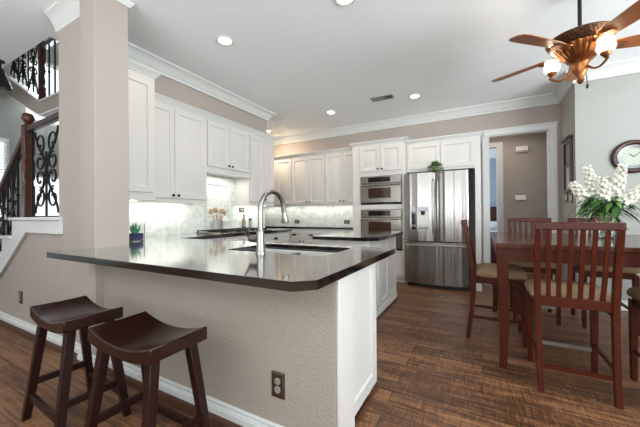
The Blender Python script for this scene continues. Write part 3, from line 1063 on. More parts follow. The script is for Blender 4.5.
g = G()
rnd = random.Random(3)
for i in range(95):
    a = rnd.uniform(0, 2 * PI)
    el = rnd.uniform(0.0, 1.35)
    d = (math.cos(a) * math.cos(el), math.sin(a) * math.cos(el), math.sin(el))
    leaf_mesh(g, (d[0] * 0.05, d[1] * 0.03, 0.04 + abs(d[2]) * 0.08), d, rnd.uniform(0.07, 0.12), rnd.uniform(0.03, 0.045), 0.5)
obj('foliage', g, M['leaf'], t)

# ------------------------------------------------------------------ bar stools
def stool():
    t = thing('bar_stool', 'dark saddle seat bar stool nearest the camera, at the front of the peninsula', 'stool', (-1.345, 0.815, 0), 0, 'saddle bar stools')
    W, D, H = 0.475, 0.27, 0.625
    g = G()
    n = 16
    L = []
    for i in range(n + 1):
        u = -1 + 2 * i / n
        x = u * W / 2
        zt = H - 0.042 * (1 - u * u) ** 1.0
        zb = H - 0.062 - 0.028 * (1 - abs(u) ** 2.5)
        L.append([Vector((x, -D / 2, zb)), Vector((x, D / 2, zb)), Vector((x, D / 2, zt)), Vector((x, 0, zt - 0.004)), Vector((x, -D / 2, zt))])
    g.loops(L)
    obj('seat', g, M['espresso'], t, smooth=50, bevel=0.006)
    tops, bots = {}, {}
    for sx in (-1, 1):
        for sy in (-1, 1):
            tp = (sx * 0.178, sy * 0.088, H - 0.068)
            bt = (sx * 0.225, sy * 0.155, 0.0)
            tops[sx, sy], bots[sx, sy] = Vector(tp), Vector(bt)
            obj('leg', G().hbeam([(bt[0], bt[1], 0, 0.036, 0.036), (tp[0], tp[1], tp[2] + 0.0, 0.042, 0.042)]), M['espresso_leg'], t, bevel=0.003)
    def at(sx, sy, z):
        a, b = bots[sx, sy], tops[sx, sy]
        return a + (b - a) * (z / b.z)
    for sy in (-1, 1):
        obj('stretcher', G().beam(at(-1, sy, 0.13), at(1, sy, 0.13), 0.022, 0.036, up=(0, 0, 1)), M['espresso_leg'], t, bevel=0.002)
    for sx in (-1, 1):
        obj('stretcher', G().beam(at(sx, -1, 0.20), at(sx, 1, 0.20), 0.022, 0.036, up=(0, 0, 1)), M['espresso_leg'], t, bevel=0.002)
    return t


s = stool()
copy_tree(s, (-2.015, 0.815, 0), R(-3), 'dark saddle seat bar stool farther left, nearer the column and the stairs', 'saddle bar stools')

# ------------------------------------------------------------------ dining table and chairs
TX0, TX1, TY0, TY1, TH = 0.10, 1.57, 2.52, 3.99, 0.913
t = thing('dining_table', 'square cherry wood counter-height dining table', 'table', ((TX0 + TX1) / 2, (TY0 + TY1) / 2, 0))
hx, hy = (TX1 - TX0) / 2, (TY1 - TY0) / 2
obj('tabletop', G().box(-hx - 0.004, hx + 0.004, -hy - 0.004, hy + 0.004, TH - 0.034, TH), M['cherry_top'], t, bevel=0.004)
g = G()
z0, z1 = TH - 0.125, TH - 0.035
g.box(-hx + 0.07, hx - 0.07, -hy + 0.012, -hy + 0.034, z0, z1); g.box(-hx + 0.07, hx - 0.07, hy - 0.034, hy - 0.012, z0, z1)
g.box(-hx + 0.012, -hx + 0.034, -hy + 0.07, hy - 0.07, z0, z1); g.box(hx - 0.034, hx - 0.012, -hy + 0.07, hy - 0.07, z0, z1)
obj('apron', g, M['cherry'], t)
for sx in (-1, 1):
    for sy in (-1, 1):
        c = (sx * (hx - 0.038), sy * (hy - 0.038))
        secs = []
        for z, wd, off in ((0, 0.046, 0.004), (0.12, 0.052, -0.004), (0.35, 0.062, -0.008), (0.7, 0.072, -0.002), (TH - 0.035, 0.075, 0)):
            secs.append((c[0] + sx * off, c[1] + sy * off, z, wd, wd))
        obj('leg', G().hbeam(secs), M['cherry'], t, bevel=0.004)


def chair():
    t = thing('dining_chair', 'tan seat slat-back cherry chair in front, its back towards the camera', 'chair', (0.51, 2.55, 0), 0, 'counter-height dining chairs')
    hw = 0.182
    def back_y(z):
        # curve of rear legs
        if z < 0.58:
            u = z / 0.58
            return -0.225 + 0.05 * math.sin(u * PI / 2)
        u = (z - 0.58) / 0.49
        return -0.175 - 0.085 * u ** 1.3
    for sx in (-1, 1):
        secs = []
        for k in range(13):
            z = 1.03 * k / 12
            wy = 0.034 + 0.012 * math.exp(-((z - 0.56) / 0.2) ** 2)
            secs.append((sx * (hw + 0.012 * (z / 1.07)), back_y(z), z, 0.034, wy))
        obj('leg', G().hbeam(secs), M['cherry'], t, bevel=0.004)
    for sx in (-1, 1):
        obj('leg', G().hbeam([(sx * 0.186, 0.205, 0, 0.030, 0.030), (sx * 0.186, 0.20, 0.3, 0.038, 0.038), (sx * 0.184, 0.195, 0.545, 0.044, 0.044)]), M['cherry'], t, bevel=0.003)
    g = G()
    g.box(-hw, hw, 0.182, 0.206, 0.505, 0.57)
    g.box(-hw - 0.012, -hw + 0.012, -0.165, 0.19, 0.505, 0.57); g.box(hw - 0.012, hw + 0.012, -0.165, 0.19, 0.505, 0.57)
    obj('seat_frame', g, M['cherry'], t, bevel=0.003)
    # cushion with domed top, rounded corners
    L = []
    for ins, z in ((0.02, 0.562), (0.0, 0.572), (-0.004, 0.592), (0.006, 0.618), (0.04, 0.638), (0.12, 0.648)):
        L.append([Vector((x, y, z)) for x, y in rrect(-0.218 + ins, 0.218 - ins, -0.158 + ins, 0.225 - ins, max(0.045 - ins * 0.2, 0.02))])
    obj('seat', G().loops(L), M['fabric'], t, smooth=60)
    g = G()
    zt = 1.07
    g.beam((-hw - 0.030, back_y(1.045), 1.049), (hw + 0.030, back_y(1.045), 1.049), 0.036, 0.046, up=(0, 0, 1))
    obj('top_rail', g, M['cherry'], t, bevel=0.006)
    obj('back_rail', G().beam((-hw, back_y(0.57), 0.565), (hw, back_y(0.57), 0.565), 0.024, 0.06, up=(0, 0, 1)), M['cherry'], t, bevel=0.003)
    for i in range(6):
        x = -hw + 0.036 + (2 * hw - 0.0) * 0 + (2 * (hw - 0.0) - 0.072) * i / 5
        x = -0.132 + 0.264 * i / 5
        secs = []
        for k in range(7):
            z = 0.59 + (1.03 - 0.59) * k / 6
            secs.append((x * (1 + 0.06 * k / 6), back_y(z) - 0.012 * math.sin(PI * k / 6), z, 0.025, 0.014))
        obj('slat', G().hbeam(secs), M['cherry'], t, bevel=0.002)
    obj('stretcher', G().beam((-hw, -0.205, 0.155), (hw, -0.205, 0.155), 0.018, 0.024, up=(0, 0, 1)), M['cherry'], t)
    st = obj('stretcher', G().beam((-hw, 0.200, 0.165), (hw, 0.200, 0.165), 0.022, 0.028, up=(0, 0, 1)), M['nickel'], t, label='metal capped foot rail')
    for sx in (-1, 1):
        obj('stretcher', G().beam((sx * hw, -0.20, 0.20), (sx * hw, 0.20, 0.20), 0.016, 0.024, up=(0, 0, 1)), M['cherry'], t)
    return t


c0 = chair()
GC = 'counter-height dining chairs'
copy_tree(c0, (1.085, 2.56, 0), 0, 'tan seat cherry chair at the right edge, beside the front chair', GC)
copy_tree(c0, (0.115, 3.20, 0), R(-90), 'slat-back cherry chair at the left side of the table, near the refrigerator', GC)
copy_tree(c0, (0.50, 3.985, 0), R(180), 'slat-back cherry chair on the far side in front of the doorway', GC)
copy_tree(c0, (1.07, 3.985, 0), R(180), 'cherry chair on the far side behind the flower vase', GC)

# ------------------------------------------------------------------ vase with flowers
VX, VY = 0.945, 3.42
t = thing('flower_vase', 'clear glass vase of white flowers on the dining table', 'vase', (VX, VY, TH))
obj('vase_glass', G().lathe([(0.001, 0), (0.05, 0), (0.055, 0.006), (0.06, 0.12), (0.075, 0.22), (0.072, 0.22), (0.056, 0.12), (0.05, 0.012), (0.001, 0.01)], (0, 0, 0), 28), M['glass'], t, smooth=60)
obj('water', G().lathe([(0.001, 0.0125), (0.048, 0.0135), (0.0545, 0.12), (0.001, 0.12)], (0, 0, 0), 24), M['water'], t)

stems = [
    ((-0.225, 0.0, 0.48), 0.17, 'white flower spike leaning out at the left of the bouquet'),
    ((-0.11, 0.03, 0.62), 0.26, 'tall white flower spike left of the bouquet centre'),
    ((-0.03, -0.05, 0.51), 0.20, 'white flower spike at the front left of the bouquet centre'),
    ((0.045, 0.04, 0.52), 0.20, 'white flower spike behind the centre of the bouquet'),
    ((0.115, -0.02, 0.615), 0.26, 'tall white flower spike at the right, below the round clock'),
    ((0.235, -0.02, 0.42), 0.20, 'white flower spike drooping at the far right of the bouquet'),
]
rnd = random.Random(11)
for tip, span, lab in stems:
    f = thing('white_flower', lab, 'flower', (VX, VY, TH), 0, 'white flower stems in the glass vase')
    T = Vector(tip)
    base = Vector((-T.x * 0.15, -T.y * 0.15, 0.016))
    rim = Vector((T.x * 0.22, T.y * 0.22, 0.22))
    pts = []
    for i in range(9):
        u = i / 8
        pts.append(base.lerp(rim, min(1, u * 2)) if u < 0.5 else rim.lerp(T, (u - 0.5) * 2) + Vector((0, 0, 0.03 * math.sin((u - 0.5) * 2 * PI))))
    obj('stem', G().tube(pts, 0.004, 6), M['stem'], f)
    g = G()
    axis = (T - rim).normalized()
    nb = int(46 * span / 0.2)
    for k in range(nb):
        u = k / nb
        c = T - axis * span * (1 - u) + Vector((0, 0, 0.01))
        a = k * 2.4
        rad = 0.048 * (1 - 0.6 * u) * (0.45 + 0.55 * min(1, u * 6))
        o1 = axis.orthogonal().normalized(); o2 = axis.cross(o1)
        out = (o1 * math.cos(a) + o2 * math.sin(a))
        p = c + out * rad
        s_ = 0.023 * (1 - 0.45 * u)
        # five petals
        q1 = out.orthogonal().normalized(); q2 = out.cross(q1)
        for j in range(5):
            b = 2 * PI * j / 5 + rnd.random()
            dd = (q1 * math.cos(b) + q2 * math.sin(b)) * 0.9 + out * rnd.uniform(0.1, 0.6)
            dd.normalize()
            sd = dd.cross(out).normalized() * s_ * 0.55
            up = out * 0.002
            g.loops([[p - up * 0.6, p + sd * 0.3, p + up, p - sd * 0.3], [p + dd * s_ * 0.6 - up, p + dd * s_ * 0.6 + sd, p + dd * s_ * 0.6 + up, p + dd * s_ * 0.6 - sd], [p + dd * s_ + out * 0.004 - up, p + dd * s_ + sd * 0.4 + out * 0.004, p + dd * s_ + up + out * 0.004, p + dd * s_ - sd * 0.4 + out * 0.004]])
    obj('blossoms', g, M['petal'], f)
    g = G()
    for k in range(20):
        a = rnd.uniform(0, 2 * PI)
        d = Vector((math.cos(a) * 1.0 + T.x * 2, math.sin(a) * 0.8, rnd.uniform(-0.1, 0.9)))
        p = rim.lerp(T, rnd.uniform(-0.05, 0.38))
        leaf_mesh(g, p, d, rnd.uniform(0.10, 0.19), rnd.uniform(0.028, 0.046), rnd.uniform(0.4, 1.0))
    obj('leaves', g, M['leaf'] if rnd.random() < 0.5 else M['leafd'], f)

# ------------------------------------------------------------------ wall things
# oval wall clock
t = thing('wall_clock', 'round dark wood wall clock on the pale wall behind the flowers', 'clock', (1.540, 4.68, 1.765))


def oval(a0, b0, steps, n=48):
    """steps: (scale inset, y)"""
    return [[Vector(((a0 - i) * math.cos(2 * PI * k / n), y, (b0 - i) * math.sin(2 * PI * k / n))) for k in range(n)] for i, y in steps]


A, B = 0.195, 0.190
obj('frame', G().loops(oval(A, B, [(0.0, -0.002), (0.0, -0.02), (0.012, -0.038), (0.04, -0.038), (0.055, -0.022), (0.055, -0.002)]), False, False), M['burl'], t, smooth=60)
obj('bezel', G().loops(oval(A - 0.054, B - 0.054, [(0.0, -0.018), (0.0, -0.022), (0.034, -0.014), (0.034, -0.010)]), False, False), M['dialring'], t, smooth=60)
dl = obj('dial', G().loops(oval(A - 0.087, B - 0.087, [(0.0, -0.003), (0.0, -0.013)])), M['dial'], t)
g = G()
for k in range(12):
    a = 2 * PI * k / 12
    rx, rz_ = (A - 0.102) * math.sin(a), (B - 0.102) * math.cos(a)
    g.box(rx - 0.003, rx + 0.003, -0.0145, -0.013, rz_ - 0.006, rz_ + 0.006)
obj('hour_marks', g, M['dialring'], dl)
for ang, ln in ((-48, 0.055), (50, 0.08)):
    a = R(ang)
    obj('hand', G().beam((0, -0.016, 0), (ln * math.sin(a), -0.016, ln * math.cos(a)), 0.009, 0.002, 0.004, 0.002, up=(0, 1, 0)), M['dark'], dl)

# narrow dark frame on the side wall (faces -x): local -y -> -x needs rot -90
t = thing('picture_frame', 'tall narrow dark wood wall frame beside the doorway', 'picture frame', (1.03, 4.95, 1.74), R(-90))
g = G()
hw, hh = 0.17, 0.34
g.box(-hw, -hw + 0.035, -0.035, -0.001, -hh, hh); g.box(hw - 0.035, hw, -0.035, -0.001, -hh, hh)
g.box(-hw + 0.035, hw - 0.035, -0.035, -0.001, -hh, -hh + 0.04); g.box(-hw + 0.035, hw - 0.035, -0.035, -0.001, hh - 0.04, hh)
g.box(-hw + 0.035, hw - 0.035, -0.03, -0.001, -0.01, 0.01)
obj('frame', g, M['rail'], t, bevel=0.003)
obj('cornice', G().box(-hw - 0.025, hw + 0.025, -0.055, -0.001, hh, hh + 0.03), M['rail'], t, bevel=0.006)
obj('picture', G().box(-hw + 0.035, hw - 0.035, -0.012, -0.002, -hh + 0.04, -0.01), M['paper'], t)
obj('picture', G().box(-hw + 0.035, hw - 0.035, -0.012, -0.002, 0.01, hh - 0.04), M['grey'], t)


def plate(name, label, loc, rz, w_, h_, cat, group=None, dark=False):
    t = thing(name, label, cat, loc, rz, group)
    obj('plate', G().box(-w_ / 2, w_ / 2, -0.008, -0.0005, -h_ / 2, h_ / 2), M['bplate'] if dark else M['white'], t, bevel=0.002)
    obj('rocker', G().box(-0.016, 0.016, -0.012, -0.008, -0.032, 0.032), M['white'], t, bevel=0.001)
    return t


plate('light_switch', 'light switch plate under the narrow frame, nearer the doorway', (1.03, 5.12, 1.335), R(-90), 0.16, 0.13, 'switch', 'switches on the side wall', True)
plate('light_switch', 'light switch plate under the narrow frame, nearer the wall corner', (1.03, 4.86, 1.32), R(-90), 0.09, 0.13, 'switch', 'switches on the side wall', True)

t = thing('thermostat', 'white thermostat box on the hall wall seen through the doorway', 'thermostat', (0.665, 6.70, 1.44))
obj('case', G().box(-0.085, 0.085, -0.03, -0.0005, -0.065, 0.055), M['white'], t, bevel=0.005)
obj('cover', G().box(-0.085, 0.085, -0.034, -0.0305, 0.035, 0.056), M['grey'], t)
t = thing('door_chime', 'white door chime box high on the hall wall', 'door chime', (0.695, 6.70, 2.335))
obj('case', G().box(-0.095, 0.095, -0.045, -0.0005, -0.06, 0.05), M['white'], t, bevel=0.006)
obj('grille', G().box(-0.08, 0.08, -0.047, -0.0455, -0.05, -0.03), M['socket'], t)

# bed in the far bedroom
t = thing('bed', 'bed with white bedding in the room beyond the hall', 'bed', (-0.15, 8.6, 0))
obj('bed_frame', G().box(-0.85, 0.85, -1.0, 1.0, 0.12, 0.42), M['burl'], t)
obj('mattress', G().box(-0.82, 0.82, -0.98, 0.95, 0.421, 0.68), M['bed'], t, bevel=0.06, seg=4)
obj('headboard', G().box(-0.88, 0.88, 1.0, 1.08, 0.0, 1.32), M['burl'], t, bevel=0.02)
for x in (-0.42, 0.42):
    obj('pillow', G().sphere((x, 0.72, 0.78), 0.28, 16, 10, (1.2, 1, 0.5)), M['bed'], t, smooth=80)
for sx in (-1, 1):
    for yy in (-0.95, 0.95):
        obj('leg', G().box(sx * 0.78 - 0.04, sx * 0.78 + 0.04, yy - 0.04, yy + 0.04, 0, 0.12), M['burl'], t)

# ------------------------------------------------------------------ ceiling things
WARM = (1.0, 0.90, 0.76)
spots = [(-2.063 * 1.0, 1.988, 'round recessed ceiling light nearest, above the left end of the peninsula'),
         (-2.057, 4.186, 'round recessed ceiling light left of the air vent, above the back counter'),
         (-0.775, 4.192, 'round recessed ceiling light right of the air vent, before the refrigerator'),
         (-3.78, 4.74, 'round recessed ceiling light at the far end of the left cabinets'),
         (-0.95, 2.12, 'round recessed ceiling light at the top edge above the sink')]
spots = [(-2.19, 2.11, spots[0][2]), (-2.19, 4.45, spots[1][2]), (-0.825, 4.45, spots[2][2]), (-3.80, 4.80, spots[3][2]), (-0.93, 2.16, spots[4][2])]
for i, (x, y, lab) in enumerate(spots):
    t = thing('recessed_light', lab, 'ceiling light', (x, y, ZC), 0, 'recessed ceiling lights')
    obj('trim_ring', G().lathe([(0.058, 0.0), (0.085, 0.0), (0.085, -0.005), (0.075, -0.010), (0.060, -0.006), (0.058, 0.0)], (0, 0, -0.0005), 28, cap0=False, cap1=False), M['trim'], t)
    obj('lamp_face', G().lathe([(0.057, -0.0008), (0.056, -0.004), (0.001, -0.005)], (0, 0, 0), 24), M['lamp'], t)
    a = area('can_light', (x, y, ZC - 0.012), (0, 0, -1), 0.11, 0.11, 16.0 if i == 3 else 2.6, (1.0, 0.80, 0.58) if i == 3 else WARM, 'DISK', 175)

t = thing('air_vent', 'small grey slatted air vent in the ceiling', 'vent', (-1.26, 4.28, ZC))
g = G()
for a, b, c, d in ((-0.165, 0.165, -0.075, -0.06), (-0.165, 0.165, 0.06, 0.075), (-0.165, -0.15, -0.06, 0.06), (0.15, 0.165, -0.06, 0.06)):
    g.box(a, b, c, d, -0.009, -0.0005)
obj('frame', g, M['vent'], t)
obj('duct_shade_sheet', G().box(-0.15, 0.15, -0.06, 0.06, -0.002, -0.0005), M['shadow'], t)  # flat dark sheet, colour stands in for the shade behind the slats
for k in range(9):
    x = -0.135 + 0.27 * k / 8
    obj('slat', G().box(-0.012, 0.012, -0.058, 0.058, -0.0008, 0.0008, Matrix.Translation((x, 0, -0.011)) @ Matrix.Rotation(R(-35 if k < 6 else 40), 4, 'Y')), M['vent'], t)

# ceiling fan
FXX, FYY, ZB = 0.68, 2.93, 2.36
t = thing('ceiling_fan', 'ornate antique brass ceiling fan with wooden blades and lit glass shades', 'ceiling fan', (FXX, FYY, ZB))
obj('canopy', G().lathe([(0.001, ZC - ZB - 0.0005), (0.07, ZC - ZB - 0.0005), (0.065, ZC - ZB - 0.03), (0.03, ZC - ZB - 0.07), (0.014, ZC - ZB - 0.075)], (0, 0, 0), 24), M['goldd'], t)
obj('downrod', G().tube([(0, 0, 0.10), (0, 0, ZC - ZB - 0.06)], 0.013, 12), M['black'], t)
obj('motor_housing', G().lathe([(0.02, 0.14), (0.08, 0.135), (0.16, 0.12), (0.205, 0.10), (0.212, 0.09), (0.205, 0.078), (0.168, 0.032), (0.158, 0.028)], (0, 0, 0), 40), M['goldd'], t, smooth=50)
# fluted lower bowl
g = G()
Lp = []
for r, z in ((0.158, 0.03), (0.15, 0.01), (0.122, -0.022), (0.095, -0.05), (0.08, -0.062), (0.001, -0.066)):
    l = []
    for k in range(96):
        a = 2 * PI * k / 96
        rr = r * (1 + (0.035 if 0.08 < r < 0.16 else 0) * math.cos(24 * a))
        l.append(Vector((rr * math.cos(a), rr * math.sin(a), z)))
    Lp.append(l)
g.loops(Lp, False, True)
obj('fluted_bowl', g, M['gold'], t, smooth=60)
obj('light_fitter', G().lathe([(0.001, -0.05), (0.075, -0.055), (0.085, -0.068), (0.06, -0.085), (0.045, -0.11), (0.05, -0.135), (0.03, -0.175), (0.018, -0.205), (0.025, -0.222), (0.012, -0.245), (0.001, -0.25)], (0, 0, 0), 28), M['gold'], t, smooth=50)
for k in range(5):
    a = R(-136 + 72 * k)
    mt = Matrix.Rotation(a, 4, 'Z')
    g = G()
    # ornate blade iron
    Lp = []
    for u, wd in ((0.11, 0.05), (0.15, 0.085), (0.19, 0.06), (0.23, 0.085), (0.27, 0.05)):
        Lp.append([mt @ Vector((u, -wd / 2, -0.004)), mt @ Vector((u, wd / 2, -0.004)), mt @ Vector((u, wd / 2 * 0.8, 0.008)), mt @ Vector((u, -wd / 2 * 0.8, 0.008))])
    g.loops(Lp)
    for s_ in (-1, 1):
        sp = [mt @ Vector((0.16 + 0.028 * math.cos(b) * (1 - b / 9), s_ * (0.035 + 0.022 * math.sin(b) * (1 - b / 9)), -0.006)) for b in [i * 0.5 for i in range(12)]]
        g.tube(sp, 0.006, 6)
    iron = obj('blade_bracket', g, M['gold'], t)
    g = G()
    tilt = mt @ Matrix.Translation((0, 0, 0.012)) @ Matrix.Rotation(R(-13), 4, 'X')
    out = [(0.20, -0.045), (0.26, -0.058), (0.45, -0.070), (0.58, -0.074), (0.62, -0.064), (0.64, -0.03), (0.64, 0.03), (0.62, 0.064), (0.58, 0.074), (0.45, 0.070), (0.26, 0.058), (0.20, 0.045)]
    g.loops([[tilt @ Vector((x, y, -0.003)) for x, y in out], [tilt @ Vector((x, y, 0.003)) for x, y in out]])
    obj('blade', g, M['blade'], t, bevel=0.001)
for k, az in enumerate((158, 308)):
    a = R(az)
    d = Vector((math.cos(a), math.sin(a), 0))
    pts = []
    for i in range(15):
        u = i / 14
        r = 0.04 + 0.15 * u
        z = -0.125 - 0.055 * math.sin(PI * u * 0.9)
        pts.append(d * r + Vector((0, 0, z)))
    # scroll at the end
    for i in range(8):
        b = i * 0.55
        pts.append(d * (0.185 - 0.02 * math.sin(b) * 1 - 0.0 * i) + Vector((0, 0, -0.142 + 0.024 * (1 - math.cos(b)) - 0.0)))
    ar = obj('lamp_arm', G().tube(pts[:19], 0.008, 8), M['gold'], t)
    c = d * 0.175 + Vector((0, 0, -0.10))
    obj('shade_holder', G().lathe([(0.001, -0.03), (0.018, -0.028), (0.03, -0.012), (0.033, 0.0)], tuple(c), 16), M['gold'], ar)
    obj('lamp_shade', G().lathe([(0.028, 0.0), (0.048, 0.012), (0.056, 0.035), (0.050, 0.06), (0.042, 0.074), (0.050, 0.088), (0.047, 0.088), (0.039, 0.074), (0.047, 0.058), (0.053, 0.035), (0.045, 0.014), (0.001, 0.004)], tuple(c), 20), M['shade'], ar, smooth=60)
    L_ = bpy.data.lights.new('fan_bulb', 'POINT')
    L_.energy = 2.5
    L_.color = (1.0, 0.80, 0.55)
    L_.shadow_soft_size = 0.04
    lo = bpy.data.objects.new('fan_bulb', L_)
    COL.objects.link(lo)
    lo.location = Vector((FXX, FYY, ZB)) + c + Vector((0, 0, 0.115))
pc = [(0.06, -0.04), (0.06, 0.02)]
obj('pull_chain', G().tube([(0.03, -0.02, -0.19), (0.034, -0.024, -0.27)], 0.003, 6).lathe([(0.001, 0), (0.009, 0.006), (0.009, 0.03), (0.001, 0.036)], (0.034, -0.024, -0.30), 10), M['dark'], t)

# under-cabinet lights
area('stairwell_window_light', (-7.38, 2.9, 3.6), (1, -0.1, -0.15), 1.2, 1.1, 70, DAY)
UC = (1.0, 0.97, 0.90)
area('undercabinet_left', (-3.30, 1.95, 1.325), (0, 0, -1), 0.10, 1.3, 3.8, UC).rotation_euler = (0, 0, 0)
area('undercabinet_hood', (-3.28, 3.09, 1.700), (0, 0, -1), 0.12, 0.5, 2.0, UC).rotation_euler = (0, 0, 0)
area('undercabinet_right', (-3.30, 3.80, 1.325), (0, 0, -1), 0.10, 0.5, 2.0, UC).rotation_euler = (0, 0, 0)
area('undercabinet_back', (-3.25, 5.28, 1.335), (0, 0, -1), 2.3, 0.08, 4.5, UC).rotation_euler = (0, 0, 0)
area('hall_light', (0.3, 6.1, 2.70), (0, 0, -1), 0.3, 0.3, 4, WARM)
area('bedroom_window_light', (-2.40, 8.4, 1.6), (1, 0, 0), 2.0, 1.4, 60, DAY)

# ------------------------------------------------------------------ staircase
SY = YP + 0.02
RISE, RUN = 0.190, 0.282
LX = -4.155
LZ = 1.13
struct('wall_stair', G().prism([(-3.192, 0), (-3.192, LZ - 0.145), (-3.81, LZ - 0.145), (-5.27, 0.0)], SY - 0.02, SY + 0.10, lambda a, b, h: (a, h, b)), M['wall'])
t = thing('staircase', 'white skirted staircase rising to a landing behind the column', 'staircase', (LX, SY, 0))
# stepped skirt board
poly = [(-3.115, LZ - 0.03), (LX + 0.01, LZ - 0.03)]
for k in range(1, 6):
    x = LX - RUN * (k - 1)
    z = LZ - RISE * k
    poly += [(x + 0.01, z - 0.03), (x - RUN + 0.01, z - 0.03)]
poly += [(poly[-1][0], 0.02)]
poly += [(-5.45, 0.0), (-5.27, 0.0), (-3.81, LZ - 0.145), (-3.115, LZ - 0.145)]
obj('skirt_board', G().prism([(a - LX, b) for a, b in poly], -0.05, -0.021, lambda a, b, h: (a, h, b)), M['trim'], t)
g = G()
g.box(LX - LX - 0.02, -3.115 - LX, -0.075, -0.021, LZ - 0.03, LZ)
g.box(-0.02, -3.195 - LX, -0.021, 0.10, LZ - 0.03, LZ)
g.box(-0.02, -3.562 - LX, 0.10, 1.05, LZ - 0.03, LZ)
obj('landing', g, M['trim'], t, bevel=0.006)
for k in range(1, 6):
    x = -RUN * (k - 1)
    z = LZ - RISE * k
    obj('tread', G().box(x - RUN - 0.02, x + 0.012, -0.075, 1.0, z - 0.03, z), M['trim'], t, bevel=0.006)
    obj('riser', G().box(x - RUN + 0.012, x - RUN + 0.03, 0.0, 1.0, z - RISE, z - 0.03), M['trim'], t)

# newel
NX, NY = -3.985, SY + 0.025
t = thing('newel_post', 'turned brown newel post with ball finial on the stair landing', 'newel post', (NX, NY, LZ))
N8 = 0.084
obj('post', G().hbeam([(0, 0, z_, w_, w_) for z_, w_ in ((0, N8), (0.30, N8), (0.32, 0.07), (0.35, 0.066), (0.37, 0.07), (0.38, N8), (0.56, N8), (0.58, 0.068), (0.61, 0.07), (0.63, N8), (0.90, N8))]), M['newel'], t, bevel=0.005)
obj('finial', G().lathe([(0.048, 0.90), (0.052, 0.91), (0.034, 0.925), (0.025, 0.94), (0.036, 0.955), (0.049, 0.98), (0.050, 1.0), (0.038, 1.035), (0.001, 1.05)], (0, 0, 0), 20), M['newel'], t, smooth=60)


def spiral(cx_, cz, r0, turns, start, sgn, n=26, rend=0.25):
    out = []
    for i in range(n):
        u = i / (n - 1)
        a = start + sgn * turns * 2 * PI * u
        r = r0 * (1 - (1 - rend) * u)
        out.append((cx_ + r * math.cos(a), cz + r * math.sin(a)))
    return out


def scroll_panel(g, x0, x1, zf, zt, y, r=0.007):
    """iron panel in xz plane between x0,x1; zf(x), zt(x) bottom and top"""
    xm = (x0 + x1) / 2
    W = x1 - x0
    H = zt(xm) - zf(xm)
    def P(u, v):
        x = x0 + u * W
        return (x, y, zf(x) + v * (zt(x) - zf(x)))
    asp = H / W
    # two tall S curves meeting in the middle
    for s_ in (-1, 1):
        pts = []
        for i in range(31):
            v = 0.03 + 0.94 * i / 30
            u = 0.5 + s_ * (0.40 * math.cos(v * 2 * PI) * 0.5 + 0.21)
            u = 0.5 + s_ * (0.22 - 0.20 * math.cos((v - 0.5) * 2 * PI))
            pts.append(P(u, v))
        g.tube(pts, r, 6)
        for cv, st, sg in ((0.20, 90, 1), (0.42, -90, -1), (0.62, 90, 1), (0.83, -90, -1)):
            rr = 0.18
            sp = spiral(0, 0, rr, 1.15, R(st), sg)
            g.tube([P(0.5 + s_ * (0.24 + a_), cv + b_ / asp) for a_, b_ in sp], r * 0.9, 6)
    g.tube([P(0.5, 0.0), P(0.5, 0.72)], r, 6)
    g.tube([P(0.30, 0.47), P(0.70, 0.47)], r, 6)
    c = P(0.5, 0.47)
    g.sphere(c, r * 2.6, 8, 6)
    return g


RY = SY + 0.02
t = thing('stair_railing', 'black iron scroll railing with dark handrail on the landing beside the column', 'railing', (-3.60, RY, LZ))
def rel(g):
    for v in g.bm.verts:
        v.co -= Vector((-3.60, RY, LZ))
    return g
obj('handrail', rel(G().beam((-3.94, RY, 2.005), (-3.195, RY, 2.03), 0.055, 0.055, up=(0, 0, 1))), M['rail'], t, bevel=0.012, seg=3)
for x in (-3.87, -3.24):
    g = G().box(x - 0.008, x + 0.008, RY - 0.008, RY + 0.008, LZ, 2.02)
    g.sphere((x, RY, 1.60), 0.018, 8, 6)
    obj('baluster', rel(g), M['iron'], t)
obj('scroll_panel', rel(scroll_panel(G(), -3.85, -3.26, lambda x: LZ + 0.012, lambda x: 1.975, RY, 0.010)), M['iron'], t)
obj('bottom_bar', rel(G().box(-3.94, -3.195, RY - 0.008, RY + 0.008, LZ + 0.0, LZ + 0.012)), M['iron'], t)

t = thing('stair_railing', 'black iron scroll railing with sloping dark handrail left of the newel post', 'railing', (-4.6, RY, LZ - RISE))
sl = RISE / RUN
def rel2(g):
    for v in g.bm.verts:
        v.co -= Vector((-4.6, RY, LZ - RISE))
    return g
hz = lambda x: 1.88 + (x + 4.1) * 0.75
obj('handrail', rel2(G().beam((-4.03, RY, hz(-4.03)), (-5.5, RY, hz(-5.5)), 0.06, 0.065, up=(0, 0, 1))), M['rail'], t, bevel=0.012, seg=3)
for k in range(10):
    x = -4.09 - 0.141 * k
    stepz = LZ if x > LX else LZ - RISE * (1 + int((LX - x) / RUN))
    g = G().box(x - 0.008, x + 0.008, RY - 0.008, RY + 0.008, stepz, hz(x))
    if k % 2:
        g.sphere((x, RY, (stepz + hz(x)) / 2), 0.018, 8, 6)
    obj('baluster', rel2(g), M['iron'], t)
    if k in (1, 3, 5, 7):
        obj('scroll_panel', rel2(scroll_panel(G(), x - 0.27, x - 0.01, lambda q: LZ - 0.05 + (q - LX) * 0.72, lambda q: hz(q) - 0.03, RY, 0.006)), M['iron'], t)

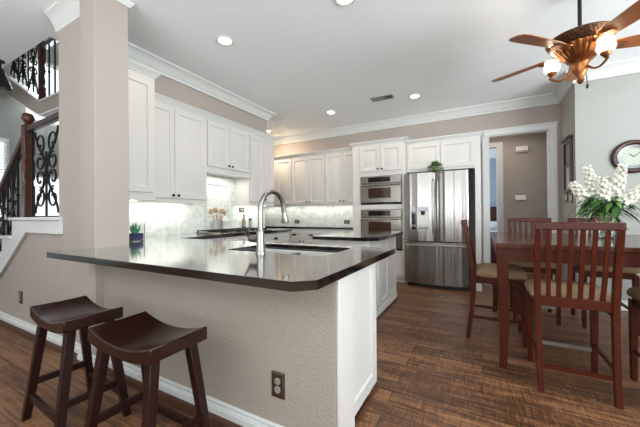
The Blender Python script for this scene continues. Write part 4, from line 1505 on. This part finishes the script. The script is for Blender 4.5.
# upper flight seen through the stairwell opening
UYY = 2.0
t = thing('upper_staircase', 'beige sided upper stair flight seen through the ceiling opening', 'staircase', (-6.13, UYY, 2.8))
poly = [(2.50, -0.04), (2.50, 0.13), (0.05, 0.14), (-1.36, 0.863), (-1.36, 0.553), (-0.02, -0.04)]
obj('stringer', G().prism(poly, 0, 0.10, lambda a, b, h: (a, h, b)), M['wall'], t)
obj('cap_moulding', G().prism([(2.50, 0.131), (2.50, 0.16), (0.05, 0.17), (-1.36, 0.893), (-1.36, 0.864), (0.05, 0.141)], -0.02, 0.10, lambda a, b, h: (a, h, b)), M['trim'], t)
poly = [(2.50, -0.06), (2.50, -0.041), (-0.02, -0.041), (-1.36, 0.552), (-1.36, 0.533), (-0.02, -0.06)]
obj('soffit', G().prism(poly, -0.0, 1.0, lambda a, b, h: (a, h, b)), M['ceiling'], t)
t = thing('stair_railing', 'dark iron upper railing with turned wooden post above the ceiling opening', 'railing', (-6.13, UYY, 2.97))
obj('post', G().lathe([(0.05, 0.0), (0.05, 0.22), (0.03, 0.25), (0.045, 0.33), (0.03, 0.42), (0.05, 0.50), (0.03, 0.58), (0.05, 0.66), (0.05, 0.95), (0.001, 1.02)], (0, 0.04, 0.001), 16), M['burl'], t)
obj('handrail', G().beam((0.05, 0.04, 0.86), (2.50, 0.04, 0.86), 0.06, 0.06, up=(0, 0, 1)), M['rail'], t)
obj('handrail', G().beam((-0.05, 0.04, 0.90), (-1.34, 0.04, 1.565), 0.06, 0.06, up=(0, 0, 1)), M['rail'], t)
for k in range(11):
    x = 0.25 + 0.20 * k
    g = G().box(x - 0.009, x + 0.009, 0.031, 0.049, -0.01, 0.86)
    g.sphere((x, 0.04, 0.42), 0.02, 8, 6)
    obj('baluster', g, M['iron'], t)
for x in (-0.12, -0.54, -0.96):
    zb = -0.513 * (x - 0.05)
    obj('baluster', G().box(x - 0.009, x + 0.009, 0.031, 0.049, zb, zb + 0.88), M['iron'], t)
for x0 in (-0.53, -0.95, -1.34):
    obj('scroll_panel', scroll_panel(G(), x0, x0 + 0.39, lambda q: -0.513 * (q - 0.05) + 0.02, lambda q: -0.513 * (q - 0.05) + 0.86, 0.04, 0.012), M['iron'], t)

# black spotlight at the ceiling edge
t = thing('spotlight', 'small black cone spotlight hanging at the ceiling edge by the stairs', 'ceiling light', (-4.62, 1.18, ZC))
obj('mount', G().lathe([(0.04, 0.0), (0.04, -0.02), (0.014, -0.025), (0.014, -0.10)], (0, 0, -0.0005), 16), M['black'], t)
obj('lamp_shade', G().lathe([(0.03, -0.09), (0.04, -0.11), (0.095, -0.29), (0.09, -0.29), (0.035, -0.115)], (0, 0, 0), 20), M['black'], t)
